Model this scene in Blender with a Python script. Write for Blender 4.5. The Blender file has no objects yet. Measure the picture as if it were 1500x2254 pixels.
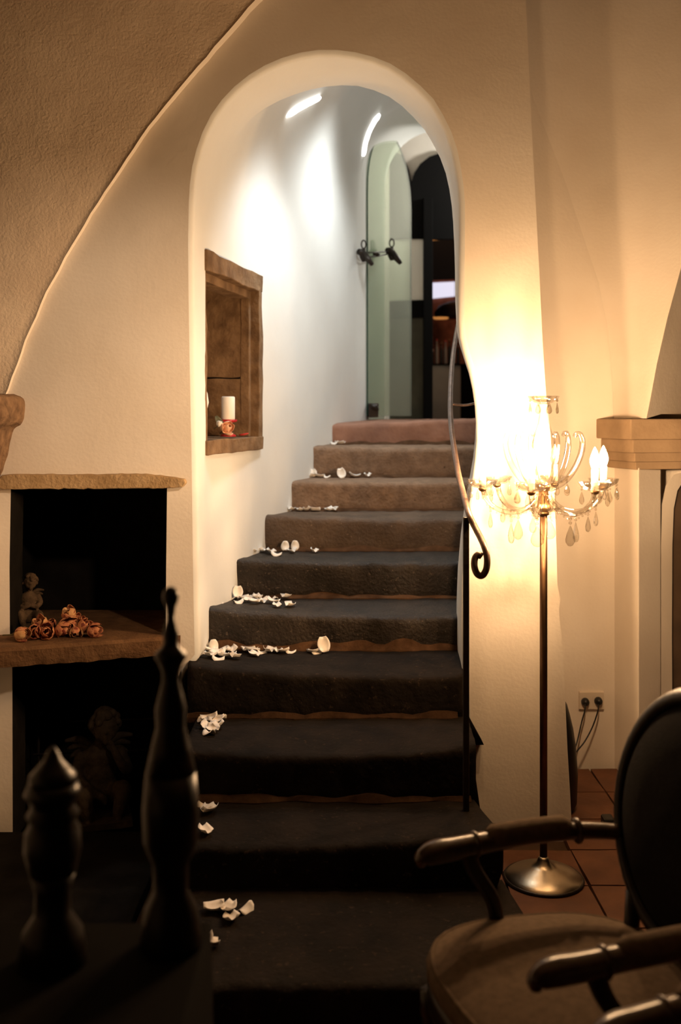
import bpy, bmesh, math, random
from math import sin, cos, pi, radians
from mathutils import Vector, Matrix, noise
from mathutils.bvhtree import BVHTree
from mathutils.geometry import tessellate_polygon

scene = bpy.context.scene
COL = scene.collection
random.seed(7)

# ------------------------------------------------------------------ camera
F, CX, CY, H = 2187.0, 750.0, 920.0, 1.65      # focal length in px (1500x2254 frame), horizon row, eye height
cam = bpy.data.cameras.new('camera'); cam_o = bpy.data.objects.new('camera', cam); COL.objects.link(cam_o)
cam_o.location = (0, 0, H); cam_o.rotation_euler = (pi/2, 0, 0)
cam.sensor_fit = 'AUTO'; cam.sensor_width = 36.0; cam.lens = F/2254*36.0
cam.shift_y = -(1127-CY)/2254
cam.clip_start = 0.05; cam.clip_end = 60
cam.dof.use_dof = True; cam.dof.focus_distance = 3.8; cam.dof.aperture_fstop = 2.0
scene.camera = cam_o

# ------------------------------------------------------------------ world, exposure, room lights
w = bpy.data.worlds.new('world'); scene.world = w; w.use_nodes = True
w.node_tree.nodes['Background'].inputs[0].default_value = (1.0, 0.66, 0.4, 1)
w.node_tree.nodes['Background'].inputs[1].default_value = 0.0015
vs = scene.view_settings
vs.view_transform = 'Standard'; vs.look = 'None'; vs.gamma = 1.0; vs.use_curve_mapping = False; vs.exposure = 0.0
scene.cycles.max_bounces = 8; scene.cycles.diffuse_bounces = 4; scene.cycles.transparent_max_bounces = 24
scene.cycles.sample_clamp_indirect = 3.0
scene.cycles.use_denoising = True
scene.cycles.caustics_reflective = False; scene.cycles.caustics_refractive = False

def spot(name, loc, target, energy, color, size, blend, radius=0.05):
    l = bpy.data.lights.new(name, 'SPOT'); o = bpy.data.objects.new(name, l); COL.objects.link(o)
    o.location = loc; o.rotation_euler = (Vector(target)-Vector(loc)).to_track_quat('-Z', 'Y').to_euler()
    l.energy = energy; l.color = color; l.spot_size = radians(size); l.spot_blend = blend; l.shadow_soft_size = radius
    return o
def point(name, loc, energy, color, radius=0.05):
    l = bpy.data.lights.new(name, 'POINT'); o = bpy.data.objects.new(name, l); COL.objects.link(o)
    o.location = loc; l.energy = energy; l.color = color; l.shadow_soft_size = radius
    return o
WARM = (1.0, 0.69, 0.44)
COOL = (0.97, 1.0, 0.97)
BULB_STRENGTH = 1650.0
spot('room_ceiling_spot', (0.95, 1.55, 2.65), (-1.0, 3.94, 1.56), 200, WARM, 42, 1.0, 0.06)
spot('stair_spot_low', (0.12, 4.72, 3.20), (-0.42, 5.05, 1.2), 62, COOL, 98, 1.0, 0.10)
spot('stair_spot_high', (0.42, 5.65, 3.52), (-0.1, 5.75, 1.9), 72, COOL, 112, 1.0, 0.10)
point('landing_lamp', (1.7, 7.95, 3.7), 105, (1.0, 0.95, 0.85), 0.08)
point('bar_lamp', (1.9, 9.3, 3.1), 12, (1.0, 0.55, 0.3), 0.1)

# ------------------------------------------------------------------ helpers
def P(px, py, D): return Vector(((px-CX)*D/F, D, H-(py-CY)*D/F))
def X(px, D): return (px-CX)*D/F
def Z(py, D): return H-(py-CY)*D/F

def tag(o, label=None, cat=None, group=None, kind=None):
    if label: o['label'] = label
    if cat: o['category'] = cat
    if group: o['group'] = group
    if kind: o['kind'] = kind
    return o

def mesh_data(name, verts, faces, mat=None, smooth=False):
    me = bpy.data.meshes.new(name); me.from_pydata([tuple(v) for v in verts], [], faces); me.update()
    bm = bmesh.new(); bm.from_mesh(me); bmesh.ops.recalc_face_normals(bm, faces=bm.faces); bm.to_mesh(me); bm.free()
    if mat: me.materials.append(mat)
    if smooth: me.polygons.foreach_set('use_smooth', [True]*len(me.polygons))
    return me

def link(name, me, parent=None, local=False):
    o = bpy.data.objects.new(name, me); COL.objects.link(o)
    if parent:
        o.parent = parent
        if not local:
            if parent.parent is None: o.matrix_parent_inverse = Matrix.Translation(-parent.location)   # shapes are written in world metres
    return o

def mk(name, vf, mat, parent=None, smooth=False, local=False, bevel=0, bseg=2, subsurf=0):
    o = link(name, mesh_data(name, vf[0], vf[1], mat, smooth), parent, local)
    if bevel:
        m = o.modifiers.new('bevel', 'BEVEL'); m.width = bevel; m.segments = bseg; m.limit_method = 'ANGLE'; m.angle_limit = radians(40)
    if subsurf:
        m = o.modifiers.new('sub', 'SUBSURF'); m.levels = subsurf; m.render_levels = subsurf
    return o

def empty(name, loc, label=None, cat=None, group=None, rz=0):
    o = bpy.data.objects.new(name, None); COL.objects.link(o)
    o.empty_display_size = 0.1; o.location = loc; o.rotation_euler = (0, 0, rz)
    tag(o, label, cat, group); return o

def join(*vfs):
    V, Fc = [], []
    for v, f in vfs:
        n = len(V); V += [Vector(p) for p in v]; Fc += [[i+n for i in q] for q in f]
    return V, Fc

def xf(vf, M): return [M @ Vector(v) for v in vf[0]], vf[1]

def box(x0, x1, y0, y1, z0, z1):
    v = [(x0,y0,z0),(x1,y0,z0),(x1,y1,z0),(x0,y1,z0),(x0,y0,z1),(x1,y0,z1),(x1,y1,z1),(x0,y1,z1)]
    return [Vector(p) for p in v], [[0,3,2,1],[4,5,6,7],[0,1,5,4],[1,2,6,5],[2,3,7,6],[3,0,4,7]]

def rough_box(x0, x1, y0, y1, z0, z1, n=(6, 3, 3), amp=0.006, seed=0.0, fq=9.0):
    """box with subdivided, uneven hand-hewn faces"""
    bm = bmesh.new()
    nx, ny, nz = n
    idx = {}
    def vert(i, j, k):
        key = (i, j, k)
        if key not in idx:
            p = Vector((x0+(x1-x0)*i/nx, y0+(y1-y0)*j/ny, z0+(z1-z0)*k/nz))
            p += noise.noise_vector(p*fq+Vector((seed, seed*1.7, 3))) * amp
            idx[key] = bm.verts.new(p)
        return idx[key]
    for i in range(nx):
        for j in range(ny):
            for k in (0, nz): bm.faces.new([vert(i,j,k), vert(i+1,j,k), vert(i+1,j+1,k), vert(i,j+1,k)])
    for i in range(nx):
        for k in range(nz):
            for j in (0, ny): bm.faces.new([vert(i,j,k), vert(i+1,j,k), vert(i+1,j,k+1), vert(i,j,k+1)])
    for j in range(ny):
        for k in range(nz):
            for i in (0, nx): bm.faces.new([vert(i,j,k), vert(i,j+1,k), vert(i,j+1,k+1), vert(i,j,k+1)])
    bm.verts.index_update()
    V = [v.co.copy() for v in bm.verts]; Fc = [[v.index for v in f.verts] for f in bm.faces]; bm.free()
    return V, Fc

def lathe(prof, n=24, c=(0, 0), wob=None):
    V, Fc = [], []
    for r, z in prof:
        for i in range(n):
            a = 2*pi*i/n; rr = r*(1+(wob(a) if wob else 0))
            V.append(Vector((c[0]+rr*cos(a), c[1]+rr*sin(a), z)))
    for k in range(len(prof)-1):
        for i in range(n):
            j = (i+1) % n
            Fc.append([k*n+i, k*n+j, (k+1)*n+j, (k+1)*n+i])
    for k, z in ((0, prof[0][1]), (len(prof)-1, prof[-1][1])):
        if prof[k][0] > 1e-4: Fc.append([k*n+i for i in range(n)])
    return V, Fc

def tube(pts, rad, n=8, cap=True, wob=None):
    pts = [Vector(p) for p in pts]; m = len(pts)
    if not hasattr(rad, '__len__'): rad = [rad]*m
    V, Fc = [], []; up = None
    for i in range(m):
        t = (pts[min(i+1, m-1)]-pts[max(i-1, 0)]).normalized()
        if up is None:
            up = Vector((0, 0, 1)) if abs(t.z) < .9 else Vector((1, 0, 0))
        s = t.cross(up).normalized(); up = s.cross(t).normalized()
        for k in range(n):
            a = 2*pi*k/n; r = rad[i]*(1+(wob(a) if wob else 0))
            V.append(pts[i]+s*cos(a)*r+up*sin(a)*r)
    for i in range(m-1):
        for k in range(n):
            l = (k+1) % n
            Fc.append([i*n+k, i*n+l, (i+1)*n+l, (i+1)*n+k])
    if cap: Fc.append(list(range(n))); Fc.append([(m-1)*n+k for k in range(n)])
    return V, Fc

def smooth_path(pts, per=5):
    pts = [Vector(p) for p in pts]; out = []
    for i in range(len(pts)-1):
        p0, p1, p2, p3 = pts[max(i-1, 0)], pts[i], pts[i+1], pts[min(i+2, len(pts)-1)]
        for k in range(per):
            t = k/per
            out.append(.5*((2*p1)+(p2-p0)*t+(2*p0-5*p1+4*p2-p3)*t*t+(3*p1-p0-3*p2+p3)*t**3))
    out.append(pts[-1]); return out

def ball(c, r, nu=10, nv=7, s=(1, 1, 1)):
    c = Vector(c); V = [c+Vector((0, 0, -r*s[2]))]; Fc = []
    for j in range(1, nv):
        b = -pi/2+pi*j/nv
        for i in range(nu):
            a = 2*pi*i/nu; V.append(c+Vector((r*cos(b)*cos(a)*s[0], r*cos(b)*sin(a)*s[1], r*sin(b)*s[2])))
    V.append(c+Vector((0, 0, r*s[2]))); T = len(V)-1
    for i in range(nu):
        k = (i+1) % nu
        Fc.append([0, 1+k, 1+i]); Fc.append([T, 1+(nv-2)*nu+i, 1+(nv-2)*nu+k])
        for j in range(nv-2): Fc.append([1+j*nu+i, 1+j*nu+k, 1+(j+1)*nu+k, 1+(j+1)*nu+i])
    return V, Fc

def prism(poly, d0, d1):
    """polygon of (x, z) extruded along y from d0 to d1"""
    n = len(poly); V = [Vector((p[0], d0, p[1])) for p in poly]+[Vector((p[0], d1, p[1])) for p in poly]
    Fc = [list(range(n)), list(range(2*n-1, n-1, -1))]+[[i, (i+1) % n, n+(i+1) % n, n+i] for i in range(n)]
    return V, Fc

def interp(tab, v):
    tab = sorted(tab)
    if v <= tab[0][0]: return tab[0][1]
    for (a, b), (c, d) in zip(tab, tab[1:]):
        if v <= c: return b+(d-b)*(v-a)/(c-a) if c > a else d
    return tab[-1][1]

def resample(pts, n):
    L = [0]
    for a, b in zip(pts, pts[1:]): L.append(L[-1]+math.dist(a, b))
    out = []
    for i in range(n):
        t = L[-1]*i/(n-1)
        k = max(j for j in range(len(L)) if L[j] <= t+1e-9); k = min(k, len(pts)-2)
        u = (t-L[k])/(L[k+1]-L[k]); out.append(tuple(pts[k][q]+(pts[k+1][q]-pts[k][q])*u for q in range(len(pts[0]))))
    return out

# ------------------------------------------------------------------ materials (procedural)
def mat(name, c1, c2=None, scale=6.0, rough=.85, bump=0.0, bscale=40.0, metal=0.0, spec=.3, detail=6.0, c3=None, s3=30.0, t3=.62, coat=0.0, bump2=0.0, b2scale=6.0):
    m = bpy.data.materials.new(name); m.use_nodes = True
    nt = m.node_tree; N, L = nt.nodes, nt.links; b = N['Principled BSDF']
    b.inputs['Roughness'].default_value = rough; b.inputs['Metallic'].default_value = metal
    b.inputs['Specular IOR Level'].default_value = spec
    if coat: b.inputs['Coat Weight'].default_value = coat; b.inputs['Coat Roughness'].default_value = .15
    tc = N.new('ShaderNodeTexCoord')
    col = None
    if c2:
        nz = N.new('ShaderNodeTexNoise'); nz.inputs['Scale'].default_value = scale; nz.inputs['Detail'].default_value = detail
        L.new(tc.outputs['Object'], nz.inputs['Vector'])
        r = N.new('ShaderNodeValToRGB'); r.color_ramp.elements[0].position = .32; r.color_ramp.elements[1].position = .68
        r.color_ramp.elements[0].color = (*c1, 1); r.color_ramp.elements[1].color = (*c2, 1)
        L.new(nz.outputs['Fac'], r.inputs['Fac']); col = r.outputs['Color']
        if c3:
            n3 = N.new('ShaderNodeTexNoise'); n3.inputs['Scale'].default_value = s3; n3.inputs['Detail'].default_value = 3
            L.new(tc.outputs['Object'], n3.inputs['Vector'])
            r3 = N.new('ShaderNodeValToRGB'); r3.color_ramp.elements[0].position = t3; r3.color_ramp.elements[1].position = t3+.06
            L.new(n3.outputs['Fac'], r3.inputs['Fac'])
            mx = N.new('ShaderNodeMix'); mx.data_type = 'RGBA'; L.new(r3.outputs['Color'], mx.inputs['Factor'])
            L.new(col, mx.inputs['A']); mx.inputs['B'].default_value = (*c3, 1); col = mx.outputs['Result']
        L.new(col, b.inputs['Base Color'])
    else:
        b.inputs['Base Color'].default_value = (*c1, 1)
    if bump:
        bz = N.new('ShaderNodeTexNoise'); bz.inputs['Scale'].default_value = bscale; bz.inputs['Detail'].default_value = 5
        L.new(tc.outputs['Object'], bz.inputs['Vector'])
        bp = N.new('ShaderNodeBump'); bp.inputs['Strength'].default_value = bump; bp.inputs['Distance'].default_value = .01
        L.new(bz.outputs['Fac'], bp.inputs['Height'])
        if bump2:
            b2 = N.new('ShaderNodeTexNoise'); b2.inputs['Scale'].default_value = b2scale; b2.inputs['Detail'].default_value = 3
            L.new(tc.outputs['Object'], b2.inputs['Vector'])
            bq = N.new('ShaderNodeBump'); bq.inputs['Strength'].default_value = bump2; bq.inputs['Distance'].default_value = .04
            L.new(b2.outputs['Fac'], bq.inputs['Height']); L.new(bq.outputs['Normal'], bp.inputs['Normal'])
        L.new(bp.outputs['Normal'], b.inputs['Normal'])
    return m

def emit(name, color, strength):
    m = bpy.data.materials.new(name); m.use_nodes = True; nt = m.node_tree
    b = nt.nodes['Principled BSDF']; b.inputs['Base Color'].default_value = (*color, 1)
    b.inputs['Emission Color'].default_value = (*color, 1); b.inputs['Emission Strength'].default_value = strength
    return m

def crystal(name, tint, lo, hi, rough=.03, milk=0.0, milk_col=(.8, .8, .75)):
    m = bpy.data.materials.new(name); m.use_nodes = True; nt = m.node_tree; N, L = nt.nodes, nt.links
    N.remove(N['Principled BSDF']); out = N['Material Output']
    t = N.new('ShaderNodeBsdfTransparent'); t.inputs[0].default_value = (*tint, 1)
    g = N.new('ShaderNodeBsdfGlossy'); g.inputs['Roughness'].default_value = rough
    lw = N.new('ShaderNodeLayerWeight'); lw.inputs['Blend'].default_value = .35
    mr = N.new('ShaderNodeMapRange'); mr.inputs['To Min'].default_value = lo; mr.inputs['To Max'].default_value = hi
    L.new(lw.outputs['Facing'], mr.inputs['Value'])
    mx = N.new('ShaderNodeMixShader'); L.new(mr.outputs['Result'], mx.inputs['Fac']); L.new(t.outputs[0], mx.inputs[1]); L.new(g.outputs[0], mx.inputs[2])
    res = mx.outputs[0]
    if milk:
        d = N.new('ShaderNodeBsdfDiffuse'); d.inputs[0].default_value = (*milk_col, 1)
        m2 = N.new('ShaderNodeMixShader'); m2.inputs['Fac'].default_value = milk
        L.new(res, m2.inputs[1]); L.new(d.outputs[0], m2.inputs[2]); res = m2.outputs[0]
    L.new(res, out.inputs['Surface'])
    return m

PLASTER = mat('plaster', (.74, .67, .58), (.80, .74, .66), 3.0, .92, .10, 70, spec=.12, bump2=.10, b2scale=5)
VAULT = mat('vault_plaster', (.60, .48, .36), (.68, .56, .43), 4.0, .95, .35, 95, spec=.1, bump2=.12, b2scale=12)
WHITE = mat('passage_plaster', (.75, .765, .76), (.79, .81, .805), 3.0, .9, .06, 60, spec=.15, bump2=.12, b2scale=3)
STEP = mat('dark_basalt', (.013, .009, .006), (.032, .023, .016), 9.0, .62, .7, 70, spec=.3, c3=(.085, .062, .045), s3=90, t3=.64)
STEP_L = mat('shaded_worn_basalt', (.005, .0032, .002), (.0125, .0082, .0054), 9.0, .85, .5, 45, spec=.15, c3=(.032, .021, .014), s3=60, t3=.64)  # stone of the lower steps, with their shade darkened into the colour
STEP_M = mat('brown_basalt', (.075, .050, .034), (.125, .085, .058), 9.0, .75, .7, 70, spec=.3, c3=(.20, .145, .10), s3=80, t3=.66)  # steps get paler brown upward: stone tone with light falloff painted in
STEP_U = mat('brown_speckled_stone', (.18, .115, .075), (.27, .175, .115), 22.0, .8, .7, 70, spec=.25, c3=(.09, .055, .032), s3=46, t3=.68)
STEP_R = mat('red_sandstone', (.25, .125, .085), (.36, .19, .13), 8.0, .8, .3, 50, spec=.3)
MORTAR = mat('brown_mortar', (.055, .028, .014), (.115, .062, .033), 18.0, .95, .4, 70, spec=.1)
MORTARD = mat('shaded_mortar', (.022, .011, .0055), (.05, .026, .013), 18.0, .95, .4, 70, spec=.1)  # mortar colour darkened for the lower steps, shade painted in
SAND = mat('brown_sandstone', (.13, .078, .042), (.25, .16, .09), 12.0, .92, .6, 45, spec=.15, bump2=.25, b2scale=14)
SANDL = mat('ochre_sandstone', (.33, .22, .11), (.48, .34, .19), 14.0, .92, .55, 70, spec=.15)
SANDP = mat('pale_sandstone', (.27, .19, .12), (.36, .26, .165), 7.0, .9, .2, 50, spec=.15)
SANDD = mat('tooled_hearth_stone', (.085, .042, .018), (.155, .082, .037), 16.0, .9, .55, 90, spec=.2)
SOOT = mat('soot', (.006, .005, .004), (.012, .010, .008), 8.0, .95, .2, 40, spec=.05)
TERRA = mat('terracotta', (.10, .038, .017), (.17, .068, .030), 7.0, .62, .2, 30, spec=.4)
GROUT = mat('grout', (.06, .035, .02), (.09, .05, .03), 10, .95)
IRON = mat('wrought_iron', (.018, .013, .010), (.035, .025, .018), 30, .42, .15, 60, metal=.3, spec=.5)
RAILM = mat('worn_iron_rail', (.10, .062, .045), (.17, .11, .08), 24, .38, .1, 60, metal=.6, spec=.5)
BRASS = mat('aged_brass', (.32, .19, .09), (.42, .26, .13), 20, .34, .05, 80, metal=1.0)
BASEM = mat('brushed_steel_base', (.42, .36, .27), (.52, .45, .34), 6, .30, .03, 90, metal=1.0)
CRYST = crystal('crystal', (.975, .955, .92), .06, .70)
CRYSTD = crystal('crystal_drop', (.97, .95, .91), .06, .80, .04)
OPALB = crystal('unlit_bulb_glass', (.92, .88, .80), .10, .6, .05, milk=.35, milk_col=(.85, .8, .7))
SLEEVE = bpy.data.materials.new('candle_sleeve'); SLEEVE.use_nodes = True
_n, _l = SLEEVE.node_tree.nodes, SLEEVE.node_tree.links; _n.remove(_n['Principled BSDF'])
_d = _n.new('ShaderNodeBsdfDiffuse'); _t = _n.new('ShaderNodeBsdfTranslucent'); _m = _n.new('ShaderNodeMixShader')
_d.inputs[0].default_value = _t.inputs[0].default_value = (.86, .80, .70, 1); _l.new(_d.outputs[0], _m.inputs[1]); _l.new(_t.outputs[0], _m.inputs[2]); _l.new(_m.outputs[0], _n['Material Output'].inputs[0])
BULB = emit('bulb_glow', (1.0, .61, .31), BULB_STRENGTH)
WOOD = mat('dark_polished_wood', (.005, .003, .002), (.009, .0045, .0025), 18, .38, .08, 60, spec=.28)
GILT = mat('carved_wood_worn', (.025, .013, .006), (.06, .03, .014), 30, .30, .1, 60, spec=.55)
FABRIC = mat('taupe_upholstery', (.085, .058, .036), (.115, .08, .052), 60, .95, .3, 300, spec=.1)
FABRICD = mat('shaded_back_upholstery', (.008, .006, .005), (.012, .010, .008), 60, .95, .3, 300, spec=.1)  # upholstery darkened for the unlit back: shade put into the colour
CLOTH = mat('black_cloth', (.006, .005, .004), rough=.95, spec=.05)
PETAL = mat('white_petal', (.82, .76, .70), (.90, .86, .80), 30, .7, spec=.2)
WAX = mat('white_wax', (.86, .82, .76), rough=.5, spec=.4)
RED = mat('red_lacquer', (.42, .015, .02), rough=.3, spec=.5)
REDP = mat('red_petal', (.62, .06, .06), rough=.6)
PEACH = mat('peach_petal', (.80, .42, .25), (.90, .62, .42), 40, .7)
DRIED = mat('dried_tulip_petal', (.34, .105, .05), (.52, .25, .11), 60, .75, .2, 120, c3=(.18, .04, .025), s3=45, t3=.56)
DRIEDY = mat('dried_tulip_petal_pale', (.42, .19, .075), (.56, .34, .15), 60, .75, .2, 120, c3=(.22, .06, .03), s3=45, t3=.6)
LEAF = mat('dull_leaf', (.08, .075, .03), (.13, .11, .05), 30, .7)
STATUE = mat('weathered_terracotta_figure', (.045, .026, .012), (.09, .055, .028), 40, .9, .4, 120)
STATUED = mat('dark_stone_figure', (.022, .014, .008), (.045, .03, .016), 40, .8, .4, 90)
PLASTIC = mat('black_plastic', (.01, .01, .01), rough=.4, spec=.4)
SOCKET = mat('socket_plastic', (.66, .58, .48), rough=.45)
GLASSD = crystal('door_glass', (.74, .80, .72), .03, .16, .02, milk=.17, milk_col=(.62, .66, .58))  # diffuse share puts the pane's pale reflection into the colour
GEDGE = mat('glass_edge_green', (.02, .06, .045), rough=.2)
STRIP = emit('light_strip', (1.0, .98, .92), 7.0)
GREYW = mat('grey_plaster', (.44, .41, .37), (.50, .47, .42), 4, .9, .1, 40)
BLACK = mat('black_board', (.0015, .0013, .0013), rough=.8, spec=.1)
OLIVE = mat('olive_board', (.045, .042, .026), (.065, .06, .04), 10, .7)
NAVY = mat('navy_wall', (.008, .014, .030), rough=.8)
BRICKM = mat('brick_wall', (.16, .05, .03), (.28, .10, .06), 14, .9)
AMBER = emit('amber_glow', (1.0, .40, .10), .45)
PANEL = emit('lit_white_panel', (.78, .80, 1.0), .85)
STEELG = mat('grey_enamel', (.30, .29, .26), (.36, .35, .31), 5, .4, metal=.2)
BOTTLE = mat('dark_bottle_glass', (.02, .02, .018), rough=.15, spec=.7)
BOTTLEP = mat('pale_bottle_glass', (.30, .28, .26), rough=.15, spec=.7)
LAMPSH = mat('dark_shade', (.02, .012, .01), rough=.5)

# ------------------------------------------------------------------ main wall, arch ring, passage
DW = 3.94
NA = 26
fr_left = [(398,1950),(398,1600),(400,1490),(425,1465),(441,1445),(440,1400),(438,1300),(436,1150),(434,1000),(432,900),(430,800),(428,700),(427,600),(426,500),(428,448)]
fr_arch = [(428,448),(430,410),(437,355),(455,300),(480,250),(512,210),(550,178),(600,148),(650,130),(700,122),(750,122),(800,130),(850,148),(900,180),(945,225),(978,280),(998,340),(1008,400),(1012,448)]
fr_right = [(1012,448),(1012,520),(1011,620),(1010,700),(1014,745),(1022,775),(1033,810),(1042,850),(1049,900),(1052,950),(1051,985),(1045,1040),(1036,1100),(1026,1180),(1020,1250),(1017,1320),(1017,1400),(1020,1500),(1024,1580),(1026,1650),(1026,1950)]
in_left = [(462,1950),(462,1560),(464,1300),(466,1000),(468,700),(470,488)]
in_arch = [(470,488),(475,420),(488,360),(508,312),(540,270),(580,240),(625,216),(675,199),(720,190),(765,187),(800,190),(850,208),(895,240),(935,285),(965,335),(985,390),(994,440),(998,488)]
in_right = [(998,488),(1000,520),(1003,620),(1003,700),(1008,745),(1022,790),(1035,830),(1044,875),(1048,920),(1047,960),(1042,1010),(1031,1070),(1020,1130),(1011,1210),(1006,1290),(1005,1400),(1006,1600),(1008,1950)]
LZ = [-.06, .2, .45, .6, .64, .68, .71, .9, 1.1, 1.3, 1.51, 1.7, 1.9, 2.12, 2.34]
RZ = [2.4, 2.3, 2.15, 2.03, 1.97, 1.91, 1.84, 1.77, 1.7, 1.63, 1.56, 1.48, 1.38, 1.28, 1.15, 1.0, .85, .65, .45, .2, -.06]

def traced_ring(left, arch, right, D):
    lt = [(Z(py, D), X(px, D)) for px, py in left]; rt = [(Z(py, D), X(px, D)) for px, py in right]
    ring = [(interp(lt, z), z) for z in LZ]
    ring += resample([(X(px, D), Z(py, D)) for px, py in arch], NA)
    ring += [(interp(rt, z), z) for z in RZ]
    return [Vector((x, D, z)) for x, z in ring]
def plain_ring(D, xl, xr, zs, za, zlow=-.06):
    ring = [(xl, max(z, zlow)) for z in LZ]
    c, a, b = (xl+xr)/2, (xr-xl)/2, za-zs
    for i in range(NA):
        t = pi-pi*i/(NA-1); ring.append((c+a*cos(t), zs+b*sin(t)))
    ring += [(xr, max(z if z > 2.35 and False else z, zlow)) for z in RZ]
    return [Vector((x, D, z)) for x, z in ring]

R0 = traced_ring(fr_left, fr_arch, fr_right, DW)
RI = traced_ring(in_left, in_arch, in_right, 4.30)
cen = Vector((-.05, 0, 1.6))
def offset(ring, d):
    out = []
    n = len(ring)
    for i in range(n):
        t = ring[min(i+1, n-1)]-ring[max(i-1, 0)]; nrm = Vector((-t.z, 0, t.x))
        if nrm.length < 1e-6: nrm = Vector((1, 0, 0))
        out.append(ring[i]+nrm.normalized()*d)
    return out
RO = offset(R0, .022)
def mix(A, B, t, D=None): return [a.lerp(b, t) for a, b in zip(A, B)]
def setD(ring, D): return [Vector((v.x, D, v.z)) for v in ring]
rings = [setD(RO, DW), setD(offset(R0, .009), DW+.004), setD(offset(R0, .002), DW+.013), setD(R0, DW+.03)]
for D in (4.05, 4.15): rings.append(mix(R0, RI, (D-DW)/(4.30-DW)))
i_n0 = len(rings)-1
rings.append(RI)
for D, xl, xr, zs, za in ((4.6,-.482,.68,2.58,3.34),(4.9,-.40,.80,2.66,3.46),(5.3,-.27,.93,2.78,3.62),(5.8,-.125,1.08,2.92,3.80),(6.3,.02,1.22,3.05,3.96),(6.55,.10,1.30,3.10,4.0)):
    rings.append(plain_ring(D, xl, xr, zs, za))
i_n1 = i_n0+3     # ring at D = 4.9
END_OUT = plain_ring(6.66, .125, 1.34, 3.12, 4.0)
rings.append(END_OUT)
rings.append(plain_ring(6.70, .150, 1.054, 3.366, 3.816))
rings.append(plain_ring(6.74, .165, 1.050, 3.360, 3.805))
rings.append(plain_ring(7.45, .33, 1.12, 3.36, 3.80))
nr = len(rings[0])
pv = [v for r in rings for v in r]; pf = []
kz0, kz1 = LZ.index(1.51), LZ.index(2.34)
for a in range(len(rings)-1):
    for k in range(nr-1):
        if i_n0 <= a < i_n1 and kz0 <= k < kz1: continue      # the stone niche
        pf.append([a*nr+k, a*nr+k+1, (a+1)*nr+k+1, (a+1)*nr+k])
passage = mk('wall_passage', (pv, pf), WHITE, smooth=True); tag(passage, kind='structure')
PASS_BVH = BVHTree.FromPolygons([tuple(v) for v in pv], pf)

# front wall polygon with fireplace holes
redge = [(1262,1950),(1260,1835),(1256,1750),(1250,1650),(1245,1540),(1240,1430),(1231,1345),(1234,1320),(1228,1290),(1226,1220),(1222,1100),(1213,960),(1203,870),(1195,750),(1188,600),(1180,450),(1172,300),(1165,150),(1158,0),(1150,-200),(1146,-700)]
RE = [(X(px, DW), max(Z(py, DW), -.06)) for px, py in redge]
outer = [(-2.4, -.06)]+[(v.x, v.z) for v in RO]+RE+[(-2.4, RE[-1][1])]
h1 = [(X(22,DW), Z(1425,DW)), (X(365,DW), Z(1425,DW)), (X(366,DW), Z(1250,DW)), (X(368,DW), Z(1065,DW)), (X(24,DW), Z(1065,DW)), (X(21,DW), Z(1250,DW))]
h2 = [(X(28,DW), -.03), (X(394,DW), -.03), (X(392,DW), Z(1435,DW)), (X(27,DW), Z(1435,DW))]
loops = [[Vector((x, z, 0)) for x, z in L] for L in (outer, h1, h2)]
tris = tessellate_polygon(loops)
flat = [p for L in loops for p in L]
wv = [Vector((p.x, DW, p.y)) for p in flat]; wf = [list(t) for t in tris]
n0 = len(outer)
# depth: right end of the pier, fireplace reveals
ri0 = 1+len(RO)
base = len(wv)
for i in range(len(RE)): wv.append(Vector((RE[i][0]-.02, 4.78, RE[i][1])))
for i in range(len(RE)-1): wf.append([ri0+i, ri0+i+1, base+i+1, base+i])
for start, L in ((n0, h1), (n0+len(h1), h2)):
    b2 = len(wv)
    for x, z in L: wv.append(Vector((x, 4.10, z)))
    n = len(L)
    for i in range(n): wf.append([start+i, start+(i+1) % n, b2+(i+1) % n, b2+i])
n_soot = len(h1)+len(h2)
wall_back = mk('wall_back', (wv, wf), PLASTER)
wall_back.data.materials.append(SOOT)
for p_ in list(wall_back.data.polygons)[-n_soot:]: p_.material_index = 1; tag(wall_back, kind='structure')

# fireplace chamber behind both openings
ch = [Vector(p) for p in ((-1.42,4.10,-.03),(-.58,4.10,-.03),(-.58,4.62,-.03),(-1.42,4.62,-.03),(-1.42,4.10,1.5),(-.62,4.10,1.5),(-.62,4.62,1.5),(-1.42,4.62,1.5))]
fire = mk('wall_fireplace_chamber', (ch, [[0,1,2,3],[4,5,6,7],[1,2,6,5],[2,3,7,6],[3,0,4,7]]), SOOT); tag(fire, kind='structure')

# groin vault over the room: the arris rises from the corbel and leans toward the camera
vc = [(-34,960),(-10,915),(13,868),(30,818),(60,738),(100,645),(150,553),(200,470),(270,362),(330,274),(370,224),(430,152),(500,72),(560,2),(640,-80),(740,-160),(860,-240),(1000,-330)]
def arris_D(py): return interp([(-330,3.78),(-100,3.84),(2,3.88),(250,3.90),(470,3.91),(700,3.915),(868,3.92),(960,3.925)], py)
vc = resample(vc, 60)
ars = [P(a_, b_, arris_D(b_)) for a_, b_ in vc]
ars = [p+Vector((noise.noise(Vector((i*.55, 0, 3)))*.006, 0, noise.noise(Vector((i*.55, 7, 3)))*.006)) for i, p in enumerate(ars)]
vv, vf = [], []
us = [0, .01, .03, .08, .18, .35, .6, 1.0, 1.5, 2.2]
for j, u in enumerate(us):
    for i, p in enumerate(ars):
        q = Vector((p.x-u, p.y-.16*u-(.004 if u == 0 else 0), p.z+(0 if u else -.001)))
        nzv = noise.noise(Vector((q.x*2.2, 1.0, q.z*2.2)))*.014*min(u*8, 1)
        vv.append(q+Vector((0, nzv, 0)))
m_ = len(ars)
for a in range(len(us)-1):
    for k in range(m_-1): vf.append([a*m_+k, a*m_+k+1, (a+1)*m_+k+1, (a+1)*m_+k])
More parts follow.
